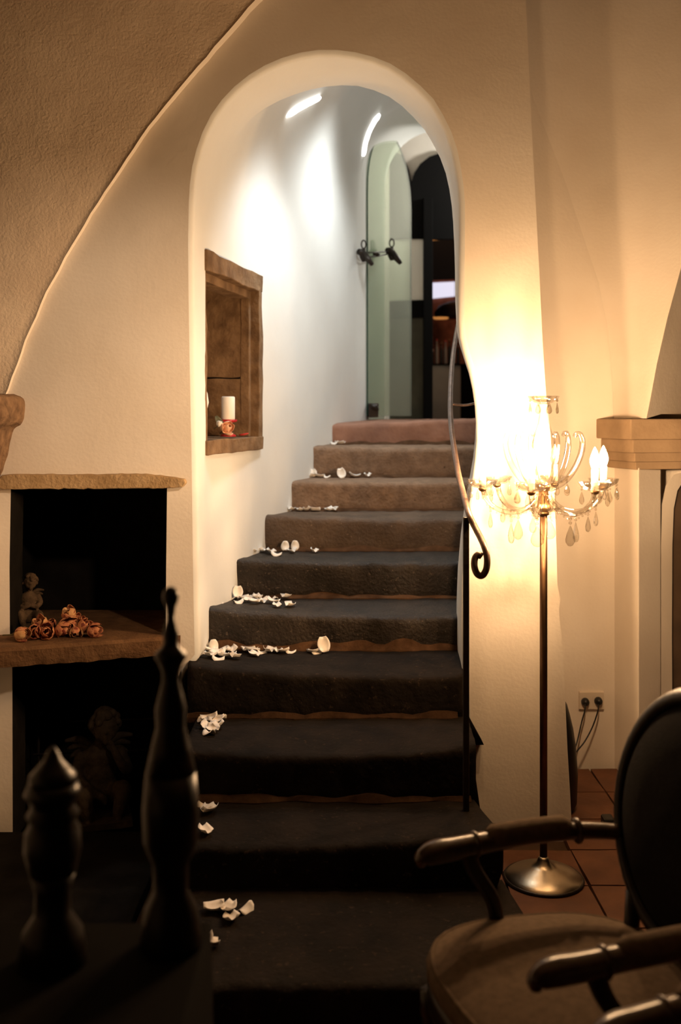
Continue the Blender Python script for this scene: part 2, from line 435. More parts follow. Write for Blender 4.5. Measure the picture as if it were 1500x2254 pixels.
ceiling = mk('ceiling', (vv, vf), VAULT, smooth=True); tag(ceiling, kind='structure')
sv = [p.copy() for p in ars]+[Vector((p.x+.004, DW+.03, p.z+.004)) for p in ars]
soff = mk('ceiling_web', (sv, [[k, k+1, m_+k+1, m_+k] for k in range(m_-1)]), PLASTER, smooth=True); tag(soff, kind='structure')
cv_ = []
cxs = [-1.6+4.6*i/24 for i in range(25)]
for y_ in (3.97, -.8):
    for x_ in cxs: cv_.append(Vector((x_, y_, 3.55+.45*max(0, 1-((x_-.7)/2.3)**2)**.5)))
cwn = mk('ceiling_crown', (cv_, [[i, i+1, 25+i+1, 25+i] for i in range(24)]), VAULT, smooth=True); tag(cwn, kind='structure')
wl = mk('wall_left', ([(-1.44,DW,-.03),(-1.44,-.6,-.03),(-1.44,-.6,1.72),(-1.44,DW,1.72)], [[0,1,2,3]]), PLASTER); tag(wl, kind='structure')

# floor with terracotta tiles
fl = mk('floor', ([(-1.9,-.6,-.03),(3.2,-.6,-.03),(3.2,4.9,-.03),(-1.9,4.9,-.03)], [[0,1,2,3]]), GROUT); tag(fl, kind='structure')
tiles = [mesh_data('tile', *(lambda a: (a[0], a[1]))(rough_box(-.142,.142,-.142,.142,-.028,0,(3,3,1),.0025,s,11)), TERRA) for s in (1.0, 5.0, 9.0)]
for i in range(-5, 10):
    for j in range(2, 16):
        x, y = i*.292+.15, j*.292+.15
        if x < .42 and y > 2.80 and x > -.8: continue
        if x < .42 and y > 3.8: continue
        if x < .75 and y > 3.75: continue
        if x > 2.4 or (x < -.56 and y > 2.2): continue
        o = link('tile', random.choice(tiles), fl); o.matrix_parent_inverse = Matrix()
        o.location = (x, y, random.uniform(-.0015, 0)); o.rotation_euler = (0, 0, random.choice((0, pi/2, pi, 1.5*pi))+random.uniform(-.012, .012))

# recess to the right of the pier
DR = 4.69
px_c, px_e = 1.297, None
A_ = Vector((.55, DR)); B_ = Vector((X(1352, DR), DR)); C_ = Vector((X(1406, 4.46), 4.46)); D_ = Vector((X(1456, 4.56), 4.56)); E_ = Vector((X(1482, 4.86), 4.86))
zt = 4.5
def strip_wall(pts, z0, z1, nz=1):
    V = [Vector((p.x, p.y, z)) for p in pts for z in (z0, z1)]
    return V, [[2*i, 2*i+2, 2*i+3, 2*i+1] for i in range(len(pts)-1)]
# back wall of the recess, gently bent along a crease like a vault web
gv, gf = [], []
nx_, nz_ = 28, 40
for k in range(nz_+1):
    z = -.03+(zt+.03)*k/nz_
    for i in range(nx_+1):
        x = .80+(3.2-.80)*i/nx_
        gv.append(Vector((x, DR, z)))
for k in range(nz_):
    for i in range(nx_): gf.append([k*(nx_+1)+i, k*(nx_+1)+i+1, (k+1)*(nx_+1)+i+1, (k+1)*(nx_+1)+i])
wr = mk('wall_recess', (gv, gf), PLASTER, smooth=True); tag(wr, kind='structure')
zc0, zc1 = Z(1035, 4.46), Z(922, 4.46)
pier = mk('wall_pier', strip_wall([Vector((B_.x, DR+.02)), C_, D_, Vector((D_.x+.02, DR+.02))], -.03, zc0+.01), PLASTER, bevel=.006); tag(pier, kind='structure')
# arched side recess beyond the pier
av = []
arch_px = [(1482,1620),(1480,1400),(1481,1200),(1484,1120),(1492,1080),(1508,1055),(1540,1042)]
out_px = [(1456,1620),(1456,1400),(1456,1200),(1458,1110),(1466,1070),(1484,1045),(1520,1034)]
a0 = [P(a, b, 4.56) for a, b in out_px]; a1 = [P(a, b, 4.60) for a, b in arch_px]
a0[0].z = a1[0].z = -.03
n = len(a0); av = a0+a1; af = [[i, i+1, n+i+1, n+i] for i in range(n-1)]
arev = mk('trim_1', (av, af), PLASTER, smooth=True); tag(arev, kind='structure')
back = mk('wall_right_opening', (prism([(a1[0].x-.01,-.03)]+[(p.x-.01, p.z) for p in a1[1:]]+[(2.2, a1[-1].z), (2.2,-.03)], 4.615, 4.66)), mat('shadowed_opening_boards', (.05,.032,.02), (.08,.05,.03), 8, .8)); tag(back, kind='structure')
# vault springing above the capital: lit web on the left of the arris, shaded web on its right
s0 = [(1424,921),(1434,870),(1447,800),(1470,700),(1500,590),(1540,470),(1600,320),(1680,160),(1780,0),(1900,-200)]
c0 = [(1352,921),(1350,870),(1346,800),(1338,720),(1318,620),(1288,530),(1245,400),(1195,270),(1140,120),(1060,-60)]
ar_ = [P(a_, b_, 4.40) for a_, b_ in s0]; cr_ = [P(a_, b_, DR-.003) for a_, b_ in c0]
n = len(s0); sv = []; sf = []
lay = [[c_.lerp(a_, t)+Vector((0, .05*math.sin(pi*t), 0)) for c_, a_ in zip(cr_, ar_)] for t in (0, .25, .5, .75, 1)]+[[a_+Vector((.33*t, .34*t, .02)) for a_ in ar_] for t in (.3, 1, 2)]
for L_ in lay: sv += L_
for r_ in range(len(lay)-1):
    for i in range(n-1): sf.append([r_*n+i, r_*n+i+1, (r_+1)*n+i+1, (r_+1)*n+i])
spring = mk('wall_vault_springing', (sv, sf), PLASTER); tag(spring, kind='structure')
spring.data.polygons.foreach_set('use_smooth', [True]*len(spring.data.polygons))
es = spring.modifiers.new('split', 'EDGE_SPLIT'); es.split_angle = radians(35)

# impost block on the pier
imp = empty('impost_block', (C_.x, C_.y, zc0), 'pale carved sandstone impost block on the white pier behind the chandelier', 'stone block')
def imp_poly(o):   # plan outline with an overhang o
    return [(X(1352,DR)-.035-o, DR+.01), (C_.x-.012-o*.75, C_.y-o), (D_.x+.22+o, C_.y+.10-o), (D_.x+.24+o, DR+.01)]
def slab(poly, z0, z1):
    n = len(poly); V = [Vector((*p, z0)) for p in poly]+[Vector((*p, z1)) for p in poly]
    return V, [list(range(n)), list(range(n, 2*n))]+[[i, (i+1) % n, n+(i+1) % n, n+i] for i in range(n)]
hz = zc1-zc0
mk('cornice', slab(imp_poly(.05), zc0+hz*.60, zc1), SANDP, imp, bevel=.006)
mk('frieze', slab(imp_poly(.028), zc0+hz*.34, zc0+hz*.60), SANDP, imp, bevel=.004)
mk('necking', slab(imp_poly(.010), zc0+hz*.16, zc0+hz*.34), SANDP, imp, bevel=.004)
mk('bed_course', slab(imp_poly(.0), zc0+.002, zc0+hz*.16), SANDP, imp, bevel=.004)

# ------------------------------------------------------------------ staircase
ys = {1:(935,925,911),2:(981,985,979),3:(1058,1062,1058),4:(1134,1143,1140),5:(1232,1240,1236),6:(1339,1357,1355),7:(1463,1487,1487),8:(1650,1665,1643),9:(1864,1862,1834),10:(2173,2173,2168)}
Dk = {1:6.06,2:5.695,3:5.33,4:4.965,5:4.6,6:4.235,7:3.87,8:3.48,9:3.14,10:2.60}
xlk = {1:(730,),2:(690,),3:(643,),4:(582,),5:(521,),6:(462,),7:(412,),8:(400,),9:(360,),10:(300,)}
xr = {1:1.20,2:1.06,3:.95,4:.83,5:.70,6:.60,7:X(1019,3.87),8:X(1050,3.48),9:X(1110,3.14),10:.60}
xrb = {1:1.3,2:1.15,3:1.04,4:.93,5:.8,6:.68,7:.56,8:.50,9:.462,10:.52}
stair = empty('stone_staircase', (0, 2.60, 0), 'worn dark stone staircase rising under the white arch', 'staircase')
STEP_BVH_V, STEP_BVH_F = [], []
for k in range(10, 0, -1):
    D = Dk[k]; x0 = X(xlk[k][0], D); x1 = xr[k]
    ya, yb, yc = ys[k]
    za, zb, zcx = Z(ya, D), Z(yb, D), Z(yc, D)
    zbase = Z(ys[k+1][1], Dk[k+1])-.09 if k < 10 else -.03
    zm = (za+zb+zcx)/3
    depth = (Dk[k-1]-D if k > 1 else 1.6)+.06
    nxs = 64
    prof = [(depth, 0, 0), (depth*.6, .0, .1), (depth*.3, .0, .4), (.09, .0, .8), (.035, .0, 1), (.012, -.004, 1), (.002, -.014, 1), (0, -.03, 1), (.002, -.07, 1), (.004, -.12, 1)]
    V, Fc = [], []
    for i in range(nxs+1):
        u = i/nxs
        q = 2*u-1
        zf = zb+(zcx-za)/2*q+((za+zcx)/2-zb)*q*q          # worn sag of the front edge
        for j, (dy, dz, wgt) in enumerate(prof):
            xl_b = x0+(dy*.27 if k < 7 else 0)-.03*(k < 7); xr_b = x1+(xrb[k]-x1)*min(dy/max(depth, .01), 1)
            x = xl_b+(xr_b-xl_b)*u
            z = zm+(zf-zm)*wgt+dz
            p = Vector((x, D+dy, z))
            nv = noise.noise_vector(Vector((x*7, dy*9+k*3.1, z*8)))
            p.y += nv.y*.010*(1 if dy < .05 else 0)+noise.noise(Vector((x*24, k*9.0, z*22)))*.008*(dy < .03)
            p.z += nv.z*.004+noise.noise(Vector((x*22, dy*20, k*5)))*.005
            if u in (0, 1): p.y += .012*(dy < .05)
            V.append(p)
        for j in (0, 1):
            dy = .004 if j == 0 else .5*depth
            V.append(Vector((V[-(len(prof)+j)].x if j == 0 else V[-1].x, D+(.006+noise.noise(Vector((u*9, k, 2)))*.006 if j == 0 else depth), zbase)))
    m_ = len(prof)+2
    for i in range(nxs):
        for j in range(m_): Fc.append([i*m_+j, i*m_+(j+1) % m_, (i+1)*m_+(j+1) % m_, (i+1)*m_+j])
    Fc.append(list(range(m_))); Fc.append([nxs*m_+j for j in range(m_)])
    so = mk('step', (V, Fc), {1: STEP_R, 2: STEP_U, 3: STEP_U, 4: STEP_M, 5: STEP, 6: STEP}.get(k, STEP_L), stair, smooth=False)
    md = so.data; md.polygons.foreach_set('use_smooth', [len(p.vertices) == 4 for p in md.polygons])
    n = len(STEP_BVH_V); STEP_BVH_V += [tuple(v) for v in V]; STEP_BVH_F += [[a+n for a in f] for f in Fc]
    if 2 <= k <= 9:
        # mortar fillet where this tread meets the riser behind it
        yb_ = Dk[k-1]+.012; Vm, Fm = [], []
        xa, xb = X(xlk[k-1][0], Dk[k-1])+.0, xr[k-1]+(.02 if k < 8 else -.02)
        hh = .05 if k == 7 else .02
        for i in range(31):
            u = i/30; x = xa+(xb-xa)*u
            wd = .022+noise.noise(Vector((x*9, k*4.4, 0)))*.022; h_ = hh*(.25+1.6*abs(noise.noise(Vector((x*5.3, k*7.7, 1)))))
            ztr = zm+.003
            Vm += [Vector((x, yb_-wd-.012, ztr)), Vector((x, yb_-.016, ztr+h_)), Vector((x, yb_+.02, ztr+h_)), Vector((x, yb_+.02, ztr-.02)), Vector((x, yb_-wd-.012, ztr-.02))]
        for i in range(30):
            for j in range(5): Fm.append([i*5+j, i*5+(j+1) % 5, (i+1)*5+(j+1) % 5, (i+1)*5+j])
        Fm.append(list(range(5))); Fm.append([150+j for j in range(5)])
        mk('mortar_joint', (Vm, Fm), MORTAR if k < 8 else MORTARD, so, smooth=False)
STEPS = BVHTree.FromPolygons(STEP_BVH_V, STEP_BVH_F)

# ------------------------------------------------------------------ handrail
hr = empty('handrail', (.43, 3.39, .32), 'wrought iron handrail with curled end standing at the right of the stairs', 'handrail')
rp = [(1016,680,5.55),(1005,735,5.2),(996,800,4.85),(992,880,4.45),(994,940,4.15),(1000,985,3.95),(1009,1040,3.75),(1020,1085,3.6),(1033,1132,3.40),(1046,1160,3.35),(1059,1185,3.3),(1068,1207,3.26),(1073,1230,3.24),(1071,1253,3.23),(1062,1267,3.23),(1051,1263,3.23),(1045,1247,3.235),(1046,1230,3.245),(1053,1221,3.25),(1061,1225,3.25)]
path = smooth_path([P(*q) for q in rp], 6)
mk('rail', tube(path, .0112, 12), RAILM, hr, smooth=True)
zs9 = STEPS.ray_cast(Vector((.428, 3.385, 1.0)), Vector((0, 0, -1)))[0].z
mk('post', box(.418, .438, 3.375, 3.395, zs9-.002, Z(1138, 3.39)), IRON, hr, bevel=.002)
bk = mk('bracket', tube(smooth_path([(.494, 4.42, 1.712), (.55, 4.43, 1.706), (.61, 4.43, 1.716), (.66, 4.43, 1.72)], 4), .006, 8), RAILM, hr, smooth=True)
mk('wall_plug', ball((.632, 4.43, 1.718), .022, 8, 6, (.8, 1, .9)), SAND, bk, smooth=True)

# ------------------------------------------------------------------ stone niche in the passage wall
Un = Vector((.163, .75, 0)).normalized(); Nn = Vector((-Un.y, Un.x, 0)); An = Vector((-.563, 4.15, 0))
def NP(s, t, z): return An+Un*s+Nn*t+Vector((0, 0, z))
NM = Matrix(((Un.x, Nn.x, 0, An.x), (Un.y, Nn.y, 0, An.y), (0, 0, 1, 0), (0, 0, 0, 1)))
niche = empty('stone_niche', NP(.38, .0, 1.51), 'brown sandstone niche set into the white stairway wall', 'niche')
def nstone(name, s0, s1, t0, t1, z0, z1, m=SAND, amp=.006, seed=1, n=(6,3,6), bevel=.004):
    return mk(name, xf(rough_box(s0, s1, t0, t1, z0, z1, n, amp, seed), NM), m, niche, bevel=bevel)
nstone('lintel', -.015, .785, -.012, .10, 2.268, 2.352, SAND, .008, 2, (10,3,3))
nstone('lintel_rebate', .0, .76, .030, .12, 2.232, 2.272, SAND, .004, 3, (10,2,2))
nstone('jamb', .722, .785, -.012, .09, 1.545, 2.272, SAND, .007, 4, (3,3,10))
nstone('jamb_rebate', .694, .726, .03, .075, 1.56, 2.24, SAND, .004, 5, (2,2,10))
nstone('jamb', -.06, .028, .004, .10, 1.545, 2.272, SAND, .012, 6, (3,3,12))
nstone('sill', -.01, .785, -.016, .44, 1.495, 1.558, SAND, .006, 7, (10,4,3))
nstone('inner_stone', .697, .76, .060, .47, 1.555, 1.842, SAND, .005, 8, (2,6,6))
nstone('inner_stone', .697, .76, .060, .47, 1.849, 2.30, SAND, .005, 9, (2,6,6))
nstone('back_stone', -.03, .74, .41, .48, 1.555, 1.842, SAND, .005, 10, (8,2,5))
nstone('back_stone', -.03, .74, .41, .48, 1.849, 2.31, SAND, .005, 11, (8,2,5))
nstone('inner_stone', -.05, .0, .085, .44, 1.555, 2.30, SAND, .006, 12, (2,5,8))
nstone('roof_stone', -.03, .76, .085, .48, 2.28, 2.34, SAND, .006, 13, (8,4,2))
zs = 1.562
c = NP(.54, .085, 0)
cs = empty('candle_stand', (c.x, c.y, zs), 'red lacquered pedestal stand holding the white pillar candle in the niche', 'candle stand')
mk('foot', lathe([(.001,zs),(.038,zs),(.036,zs+.008),(.016,zs+.016),(.012,zs+.03)], 20, (c.x, c.y)), RED, cs, smooth=True)
mk('stem', lathe([(.012,zs+.03),(.010,zs+.05),(.014,zs+.066)], 16, (c.x, c.y)), RED, cs, smooth=True)
mk('plate', lathe([(.014,zs+.064),(.042,zs+.070),(.044,zs+.078),(.041,zs+.080),(.001,zs+.078)], 24, (c.x, c.y)), RED, cs, smooth=True)
zc = zs+.080
can = empty('pillar_candle', (c.x, c.y, zc), 'short white pillar candle on the red stand', 'candle')
mk('wax_body', lathe([(.001,zc),(.031,zc),(.032,zc+.004),(.032,zc+.104),(.029,zc+.109),(.020,zc+.106),(.001,zc+.104)], 24, (c.x, c.y)), WAX, can, smooth=True)
mk('wick', tube([(c.x, c.y, zc+.1), (c.x+.002, c.y, zc+.113)], .0015, 6), PLASTIC, can)

def petal_vf(L, W, cup, curl, nu=5, nv=5, th=.0012):
    """one cupped petal: base at origin, tip along +z, hollow side to -x"""
    V, Fc = [], []
    for j in range(nv+1):
        v = j/nv
        wd = W*math.sin(pi*(.12+.80*v))**.7*(1 if v < .95 else .75)
        for i in range(nu+1):
            u = 2*i/nu-1
            x = cup*math.sin(pi*min(v*.95, 1))-curl*v*v-abs(u)**2*wd*.55
            V.append(Vector((x, u*wd, L*v)))
    n = len(V); m_ = nu+1
    V += [p-Vector((th, 0, 0)) for p in V]
    for j in range(nv):
        for i in range(nu):
            a = j*m_+i
            Fc.append([a, a+1, a+m_+1, a+m_]); Fc.append([n+a, n+a+m_, n+a+m_+1, n+a+1])
    rim = [i for i in range(m_)]+[j*m_+nu for j in range(1, nv+1)]+[nv*m_+i for i in range(nu-1, -1, -1)]+[j*m_ for j in range(nv-1, 0, -1)]
    for i in range(len(rim)):
        a, b = rim[i], rim[(i+1) % len(rim)]; Fc.append([a, n+a, n+b, b])
    return V, Fc
BLM = {}
def blossom(name, loc, size, axis, label, cat, mats, group=None, npet=7, stem=True, leaf=False, seed=0, spread=1.0):
    rnd = random.Random(seed)
    R = Vector(axis).normalized().to_track_quat('Z', 'Y').to_matrix().to_4x4()
    e = empty(name, loc, label, cat, group)
    M0 = Matrix.Translation(Vector(loc)) @ R
    for i in range(npet):
        inner = i >= 4
        s = size*(.85 if inner else 1)*rnd.uniform(.88, 1.08)
        a = 2*pi*i/(4 if not inner else max(npet-4, 1))+(.7 if inner else 0)+rnd.uniform(-.2, .2)
        tilt = (.02 if inner else .12)*spread+rnd.uniform(-.05, .12)
        vf_ = petal_vf(s, s*.36, s*(.20 if inner else .30), s*(rnd.uniform(.05, .28) if spread < 1.5 else rnd.uniform(-.22, .14))*(1 if not inner else .6))
        M1 = M0 @ Matrix.Rotation(a, 4, 'Z') @ Matrix.Translation((size*.05, 0, 0)) @ Matrix.Rotation(tilt, 4, 'Y')
        mk('petal', xf(vf_, M1), mats[i % len(mats)], e, smooth=True)
    mk('receptacle', xf(ball((0, 0, size*.02), size*.13, 8, 6), M0), LEAF, e, smooth=True)
    if stem:
        p = [M0 @ Vector((0, 0, -size*t)) for t in (0, .4, .8)]
        p = [q+Vector((rnd.uniform(-.1, .1)*size*i, 0, -.0*i)) for i, q in enumerate(p)]
        mk('stem', tube(p, size*.045, 6), LEAF, e, smooth=True)
    if leaf:
        M1 = M0 @ Matrix.Rotation(rnd.uniform(0, 6), 4, 'Z') @ Matrix.Rotation(2.0, 4, 'Y')
        mk('leaf', xf(petal_vf(size*1.3, size*.30, size*.1, size*.2), M1), LEAF, e, smooth=True)
    return e
q = NP(.455, .075, zs+.033)
blossom('peach_rose', q, .062, (.55, -.75, .35), 'peach rose bloom leaning against the red candle stand', 'flower', [PEACH], seed=3, npet=10, leaf=True, spread=3.0)
q = NP(.425, .095, zs+.052)
blossom('white_rose_bud', q, .036, (.5, -.7, .5), 'small white rosebud at the left end of the niche', 'flower', [WAX], seed=5, npet=6, stem=True)
q = NP(.43, .192, 0)
vz = empty('white_vase', (q.x, q.y, zs), 'white vase half hidden behind the left jamb of the niche', 'vase')
mk('vase_body', lathe([(.001,zs),(.03,zs),(.034,zs+.01),(.022,zs+.04),(.024,zs+.09),(.040,zs+.13),(.048,zs+.16),(.042,zs+.20),(.030,zs+.235),(.024,zs+.25),(.030,zs+.265)], 24, (q.x, q.y)), WAX, vz, smooth=True)
q = NP(.60, .05, zs+.004)
rpet = mk('red_petal', xf(petal_vf(.045, .016, .004, .004), Matrix.Translation(q) @ Matrix.Rotation(1.45, 4, 'Y')), REDP, smooth=True)
tag(rpet, 'red petal lying on the niche sill', 'petal')

# ------------------------------------------------------------------ fireplace stones
lint = [(4,1076),(3,1052),(10,1044),(60,1043),(150,1044),(250,1043),(320,1042),(360,1047),(395,1051),(410,1055),(412,1064),(406,1071),(360,1074),(300,1074),(200,1075),(100,1075)]
li = resample([(X(a, DW), Z(b, DW)) for a, b in lint+lint[:1]], 80)[:-1]
li = [(x+noise.noise(Vector((x*40, z*40, 0)))*.003, z+noise.noise(Vector((x*40, z*40, 5)))*.004) for x, z in li]
lo = mk('fireplace_lintel', prism(li, DW-.035, DW+.12), SANDL, bevel=.004)
tag(lo, 'ochre tooled stone lintel over the black fireplace opening', 'lintel')
sh_z = .79
def shelf_front(x): return 3.72+(x+1.242)*.34
sv_, sf_ = [], []
xs_ = [-1.435+(.80)*i/40 for i in range(41)]
for x in xs_:
    fD = shelf_front(x); j1 = noise.noise(Vector((x*14, 1, 0)))*.008; j2 = noise.noise(Vector((x*17, 2, 0)))*.010
    sv_ += [Vector((x, 4.45, sh_z)), Vector((x, fD+.10, sh_z)), Vector((x, fD+.012+j1, sh_z-.002)), Vector((x, fD+j1, sh_z-.014)), Vector((x, fD+.004+j2, sh_z-.055)), Vector((x, fD+.010+j2, sh_z-.076+j2*.8)), Vector((x, 4.45, sh_z-.078))]
for i in range(40):
    for j in range(7): sf_.append([i*7+j, i*7+(j+1) % 7, (i+1)*7+(j+1) % 7, (i+1)*7+j])
sf_ += [list(range(7)), [40*7+j for j in range(7)]]
so = mk('fireplace_shelf', (sv_, sf_), SANDD); tag(so, 'dark brown stone hearth shelf carrying the dried tulips', 'shelf')

hs = mk('dark_floor_slab', rough_box(-1.43, -.68, 2.35, 3.935, -.027, .012, (8,12,1), .004, 4), SOOT, bevel=.004); tag(hs, 'added black slab standing for the dark floor left of the stairs', 'hearth')  # added slab; its black colour stands for shade on the floor here

# corbel under the vault
cp = [(-34,868),(40,870),(50,878),(52,900),(50,920),(44,932),(32,938),(24,950),(19,975),(12,1005),(4,1040),(-20,1085),(-34,1085)]
cpm = [(X(a, 3.92), Z(b, 3.92)) for a, b in cp]
cpm = resample(cpm+cpm[:1], 60)[:-1]
V, Fc = [], []
Dl = [3.66, 3.675, 3.70, 3.74, 3.80, 3.87, 3.95]
for a, D in enumerate(Dl):
    sh = .985 if a == 0 else 1
    for i, (x, z) in enumerate(cpm):
        nv = noise.noise_vector(Vector((x*22, D*22, z*22)))*.009
        V.append(Vector((-1.44+(x+1.44)*sh*(.93 if a == 0 else .98 if a == 1 else 1), D, z))+nv)
n = len(cpm)
for a in range(len(Dl)-1):
    for i in range(n): Fc.append([a*n+i, a*n+(i+1) % n, (a+1)*n+(i+1) % n, (a+1)*n+i])
Fc.append(list(range(n)))
cb = mk('stone_corbel', (V, Fc), mat('rough_brown_corbel', (.12,.07,.038), (.26,.16,.09), 26, .95, .8, 60), smooth=False); tag(cb, 'rough brown stone corbel at the foot of the vault', 'corbel')

# dried tulips on the shelf  (px, py, D, size m, axis)
TUL = [(46,1410,3.82,.058,(.9,-.5,.15),'leftmost dried tulip head beside the white fireplace jamb'),
       (76,1406,3.86,.052,(.3,-1,.3),'second dried tulip head from the left on the hearth shelf'),
       (101,1406,3.86,.058,(.5,-.9,.2),'striped dried tulip head lying in the front of the heap'),
       (86,1386,3.92,.055,(-.2,-.6,.8),'upright dried tulip head behind the front row'),
       (112,1382,3.94,.048,(.4,-.6,.7),'small dried tulip head with a thin stem showing'),
       (138,1394,3.90,.062,(.9,-.5,.1),'open dried tulip head turned sideways in the middle of the heap'),
       (153,1352,3.98,.056,(-.2,-.7,.7),'topmost dried tulip head of the heap'),
       (158,1378,3.93,.070,(.1,-1,.1),'largest orange dried tulip head under the topmost one'),
       (172,1364,3.97,.046,(.5,-.6,.6),'reddish dried tulip head right of the topmost one'),
       (166,1398,3.90,.050,(.2,-.9,-.2),'dried tulip head hanging over the shelf at the heap centre'),
       (186,1383,3.93,.052,(.8,-.4,.5),'frayed pink dried tulip head right of the heap centre'),
       (208,1394,3.90,.058,(1,-.3,.1),'rightmost yellowish dried tulip head of the heap')]
for i, (px, py, D, s, ax, lab) in enumerate(TUL):
    c_ = P(px, py, D); a_ = Vector(ax).normalized()
    loc = c_-a_*s*.5
    loc.z = max(loc.z, sh_z+.024)
    blossom('dried_tulip', loc, s*1.12, ax, lab, 'flower', [DRIEDY if i % 3 == 0 else DRIED, DRIED], group='dried tulips on the hearth shelf', seed=20+i, npet=8, stem=(i not in (6, 7)), leaf=(i in (2, 5, 10)), spread=3.2 if i in (2, 5, 7, 10, 11) else 1.8)

# cherub figures : one continuous voxel-fused body, hair as a child
def limb(pts, rad, n=10): return tube(smooth_path(pts, 4), resample([(r,) for r in rad], 4*(len(pts)-1)+1) and [r[0] for r in resample([(r, float(i)) for i, r in enumerate(rad)], 4*(len(pts)-1)+1)], n)
def cherub(name, base, scale, rz, m, label, pose):
    e = empty(name, base, label, 'statue')
    M = Matrix.Translation(Vector(base)) @ Matrix.Rotation(rz, 4, 'Z') @ Matrix.Scale(scale, 4)
    # unit figure, facing -y, seated, height about 1
    hd = Vector((.02, -.05, .80)) if pose == 0 else Vector((.03, -.07, .78))
    p = [ball((0, 0, .20), .17, 14, 10, (1, .85, .95)), ball((0, -.01, .36), .145, 14, 10, (1, .82, 1.15)), ball((0, -.01, .50), .15, 14, 10, (1.08, .75, .85)),
         limb([(0, -.01, .55), (.005, -.02, .64), tuple(hd-Vector((0, -.02, .06)))], [.07, .06, .065]),
         ball(hd, .125, 16, 12, (.95, 1.02, 1.08)), ball(hd+Vector((.045, -.07, -.045)), .05, 10, 8), ball(hd+Vector((-.045, -.07, -.045)), .05, 10, 8),
         ball(hd+Vector((0, -.128, -.015)), .022, 8, 6, (1, 1, 1.2)), ball(hd+Vector((0, -.10, -.10)), .035, 8, 6), ball(hd+Vector((0, -.118, -.062)), .020, 8, 6, (1.5, 1, .7)),
         ball(hd+Vector((.045, -.105, .04)), .026, 8, 6, (1.4, .7, .6)), ball(hd+Vector((-.045, -.105, .04)), .026, 8, 6, (1.4, .7, .6)),
         ball(hd+Vector((.118, 0, -.01)), .028, 8, 6, (.5, 1, 1.3)), ball(hd+Vector((-.118, 0, -.01)), .028, 8, 6, (.5, 1, 1.3))]
    for s in (-1, 1):
        if pose == 0:
            arm = [(s*.15, 0, .55), (s*.20, -.06, .42), (s*.10, -.17, .37), (-s*.03, -.19, .42)]
        else:
            arm = [(s*.15, 0, .55), (s*.22, -.08, .40), (s*.17, -.18, .46), (s*.10, -.19, .60)] if s > 0 else [(s*.15, 0, .55), (s*.21, -.04, .38), (s*.12, -.18, .28), (s*.02, -.24, .22)]
        p.append(limb(arm, [.062, .054, .044, .034])); hnd = Vector(arm[-1]); dirv = (hnd-Vector(arm[-2])).normalized()
        p.append(ball(hnd+dirv*.015, .036, 8, 6, (1, .8, .9)))
        for fi in range(4):
            off = Vector((0, 0, .022*(fi-1.5))); p.append(limb([hnd+dirv*.03+off, hnd+dirv*.055+off*1.1, hnd+dirv*.072+off*1.0+Vector((0, .01, 0))], [.011, .010, .008], 6))
        p.append(limb([hnd+Vector((0, 0, .02)), hnd+dirv*.02+Vector((0, -.012, .045)), hnd+dirv*.035+Vector((0, -.012, .055))], [.013, .011, .008], 6))
        kn = (s*.17, -.24, .26) if (s < 0 or pose) else (s*.16, -.27, .20)
        p.append(limb([(s*.08, -.02, .15), (s*.14, -.14, .21), kn, (s*.14, -.29, .13), (s*.12, -.28, .045)], [.105, .10, .078, .064, .045]))
        p.append(limb([(s*.12, -.26, .035), (s*.12, -.31, .032), (s*.13, -.37, .026)], [.042, .040, .030]))
    body = mk('body', xf(join(*p), M), m, e, smooth=True)
    rm = body.modifiers.new('fuse', 'REMESH'); rm.mode = 'VOXEL'; rm.voxel_size = .016*scale; rm.use_smooth_shade = True
    sm = body.modifiers.new('soft', 'SMOOTH'); sm.factor = .5; sm.iterations = 2
    rnd = random.Random(4+pose); cur = []
    for i in range(90):
        a, b = rnd.uniform(0, 2*pi), rnd.uniform(-.25, 1.5)
        d = Vector((cos(a)*cos(b), sin(a)*cos(b), sin(b)))
        if d.y < -.35 and d.z < .45: continue
        if d.z < -.1 and d.y < .2: continue
        cur.append(ball(hd+Vector((d.x*.122, d.y*.13, d.z*.142)), rnd.uniform(.028, .042), 7, 5))
    hair = mk('hair', xf(join(*cur), M), m, e, smooth=True)
    rm = hair.modifiers.new('fuse', 'REMESH'); rm.mode = 'VOXEL'; rm.voxel_size = .012*scale; rm.use_smooth_shade = True
    # wings
    for s in (-1, 1):
        fe = []
        for i in range(5):
            t = i/4
            root = Vector((s*.05, .10, .56-.09*t)); tip = Vector((s*(.30-.09*t), .20, .60-.30*t))
            fe.append(limb([root, root.lerp(tip, .5)+Vector((0, .03, .03)), tip], [.030, .036, .014], 8))
        wv_ = xf(join(*fe), M); wo = mk('wing', wv_, m, e, smooth=True)
    mk('plinth', xf(rough_box(-.24, .24, -.40, .16, -.001, .05, (5,5,1), .012, 3), M), m, e)
    return e
cherub('cherub_figure', (X(63, 4.12), 4.12, sh_z), .225, radians(24), STATUE, 'small brown seated cherub figure in the corner of the fireplace shelf', 0)
cherub('cherub_figure', (X(222, 4.16), 4.16, 0.0), .47, radians(18), STATUED, 'larger dark cherub with curly hair in the lower hearth opening', 1)
# iron grate bars in the lower hearth
gr = empty('fire_grate', (-1.2, 4.2, 0), 'thin black iron bars in the lower hearth opening', 'grate')
for zz in (.14, .28): mk('bar', tube([(-1.38, 4.46, zz), (-.70, 4.48, zz+.02)], .004, 6), IRON, gr)
for xx in (-1.36, -.82): mk('upright', tube([(xx, 4.47, -.02), (xx, 4.47, .36)], .007, 6), IRON, gr)

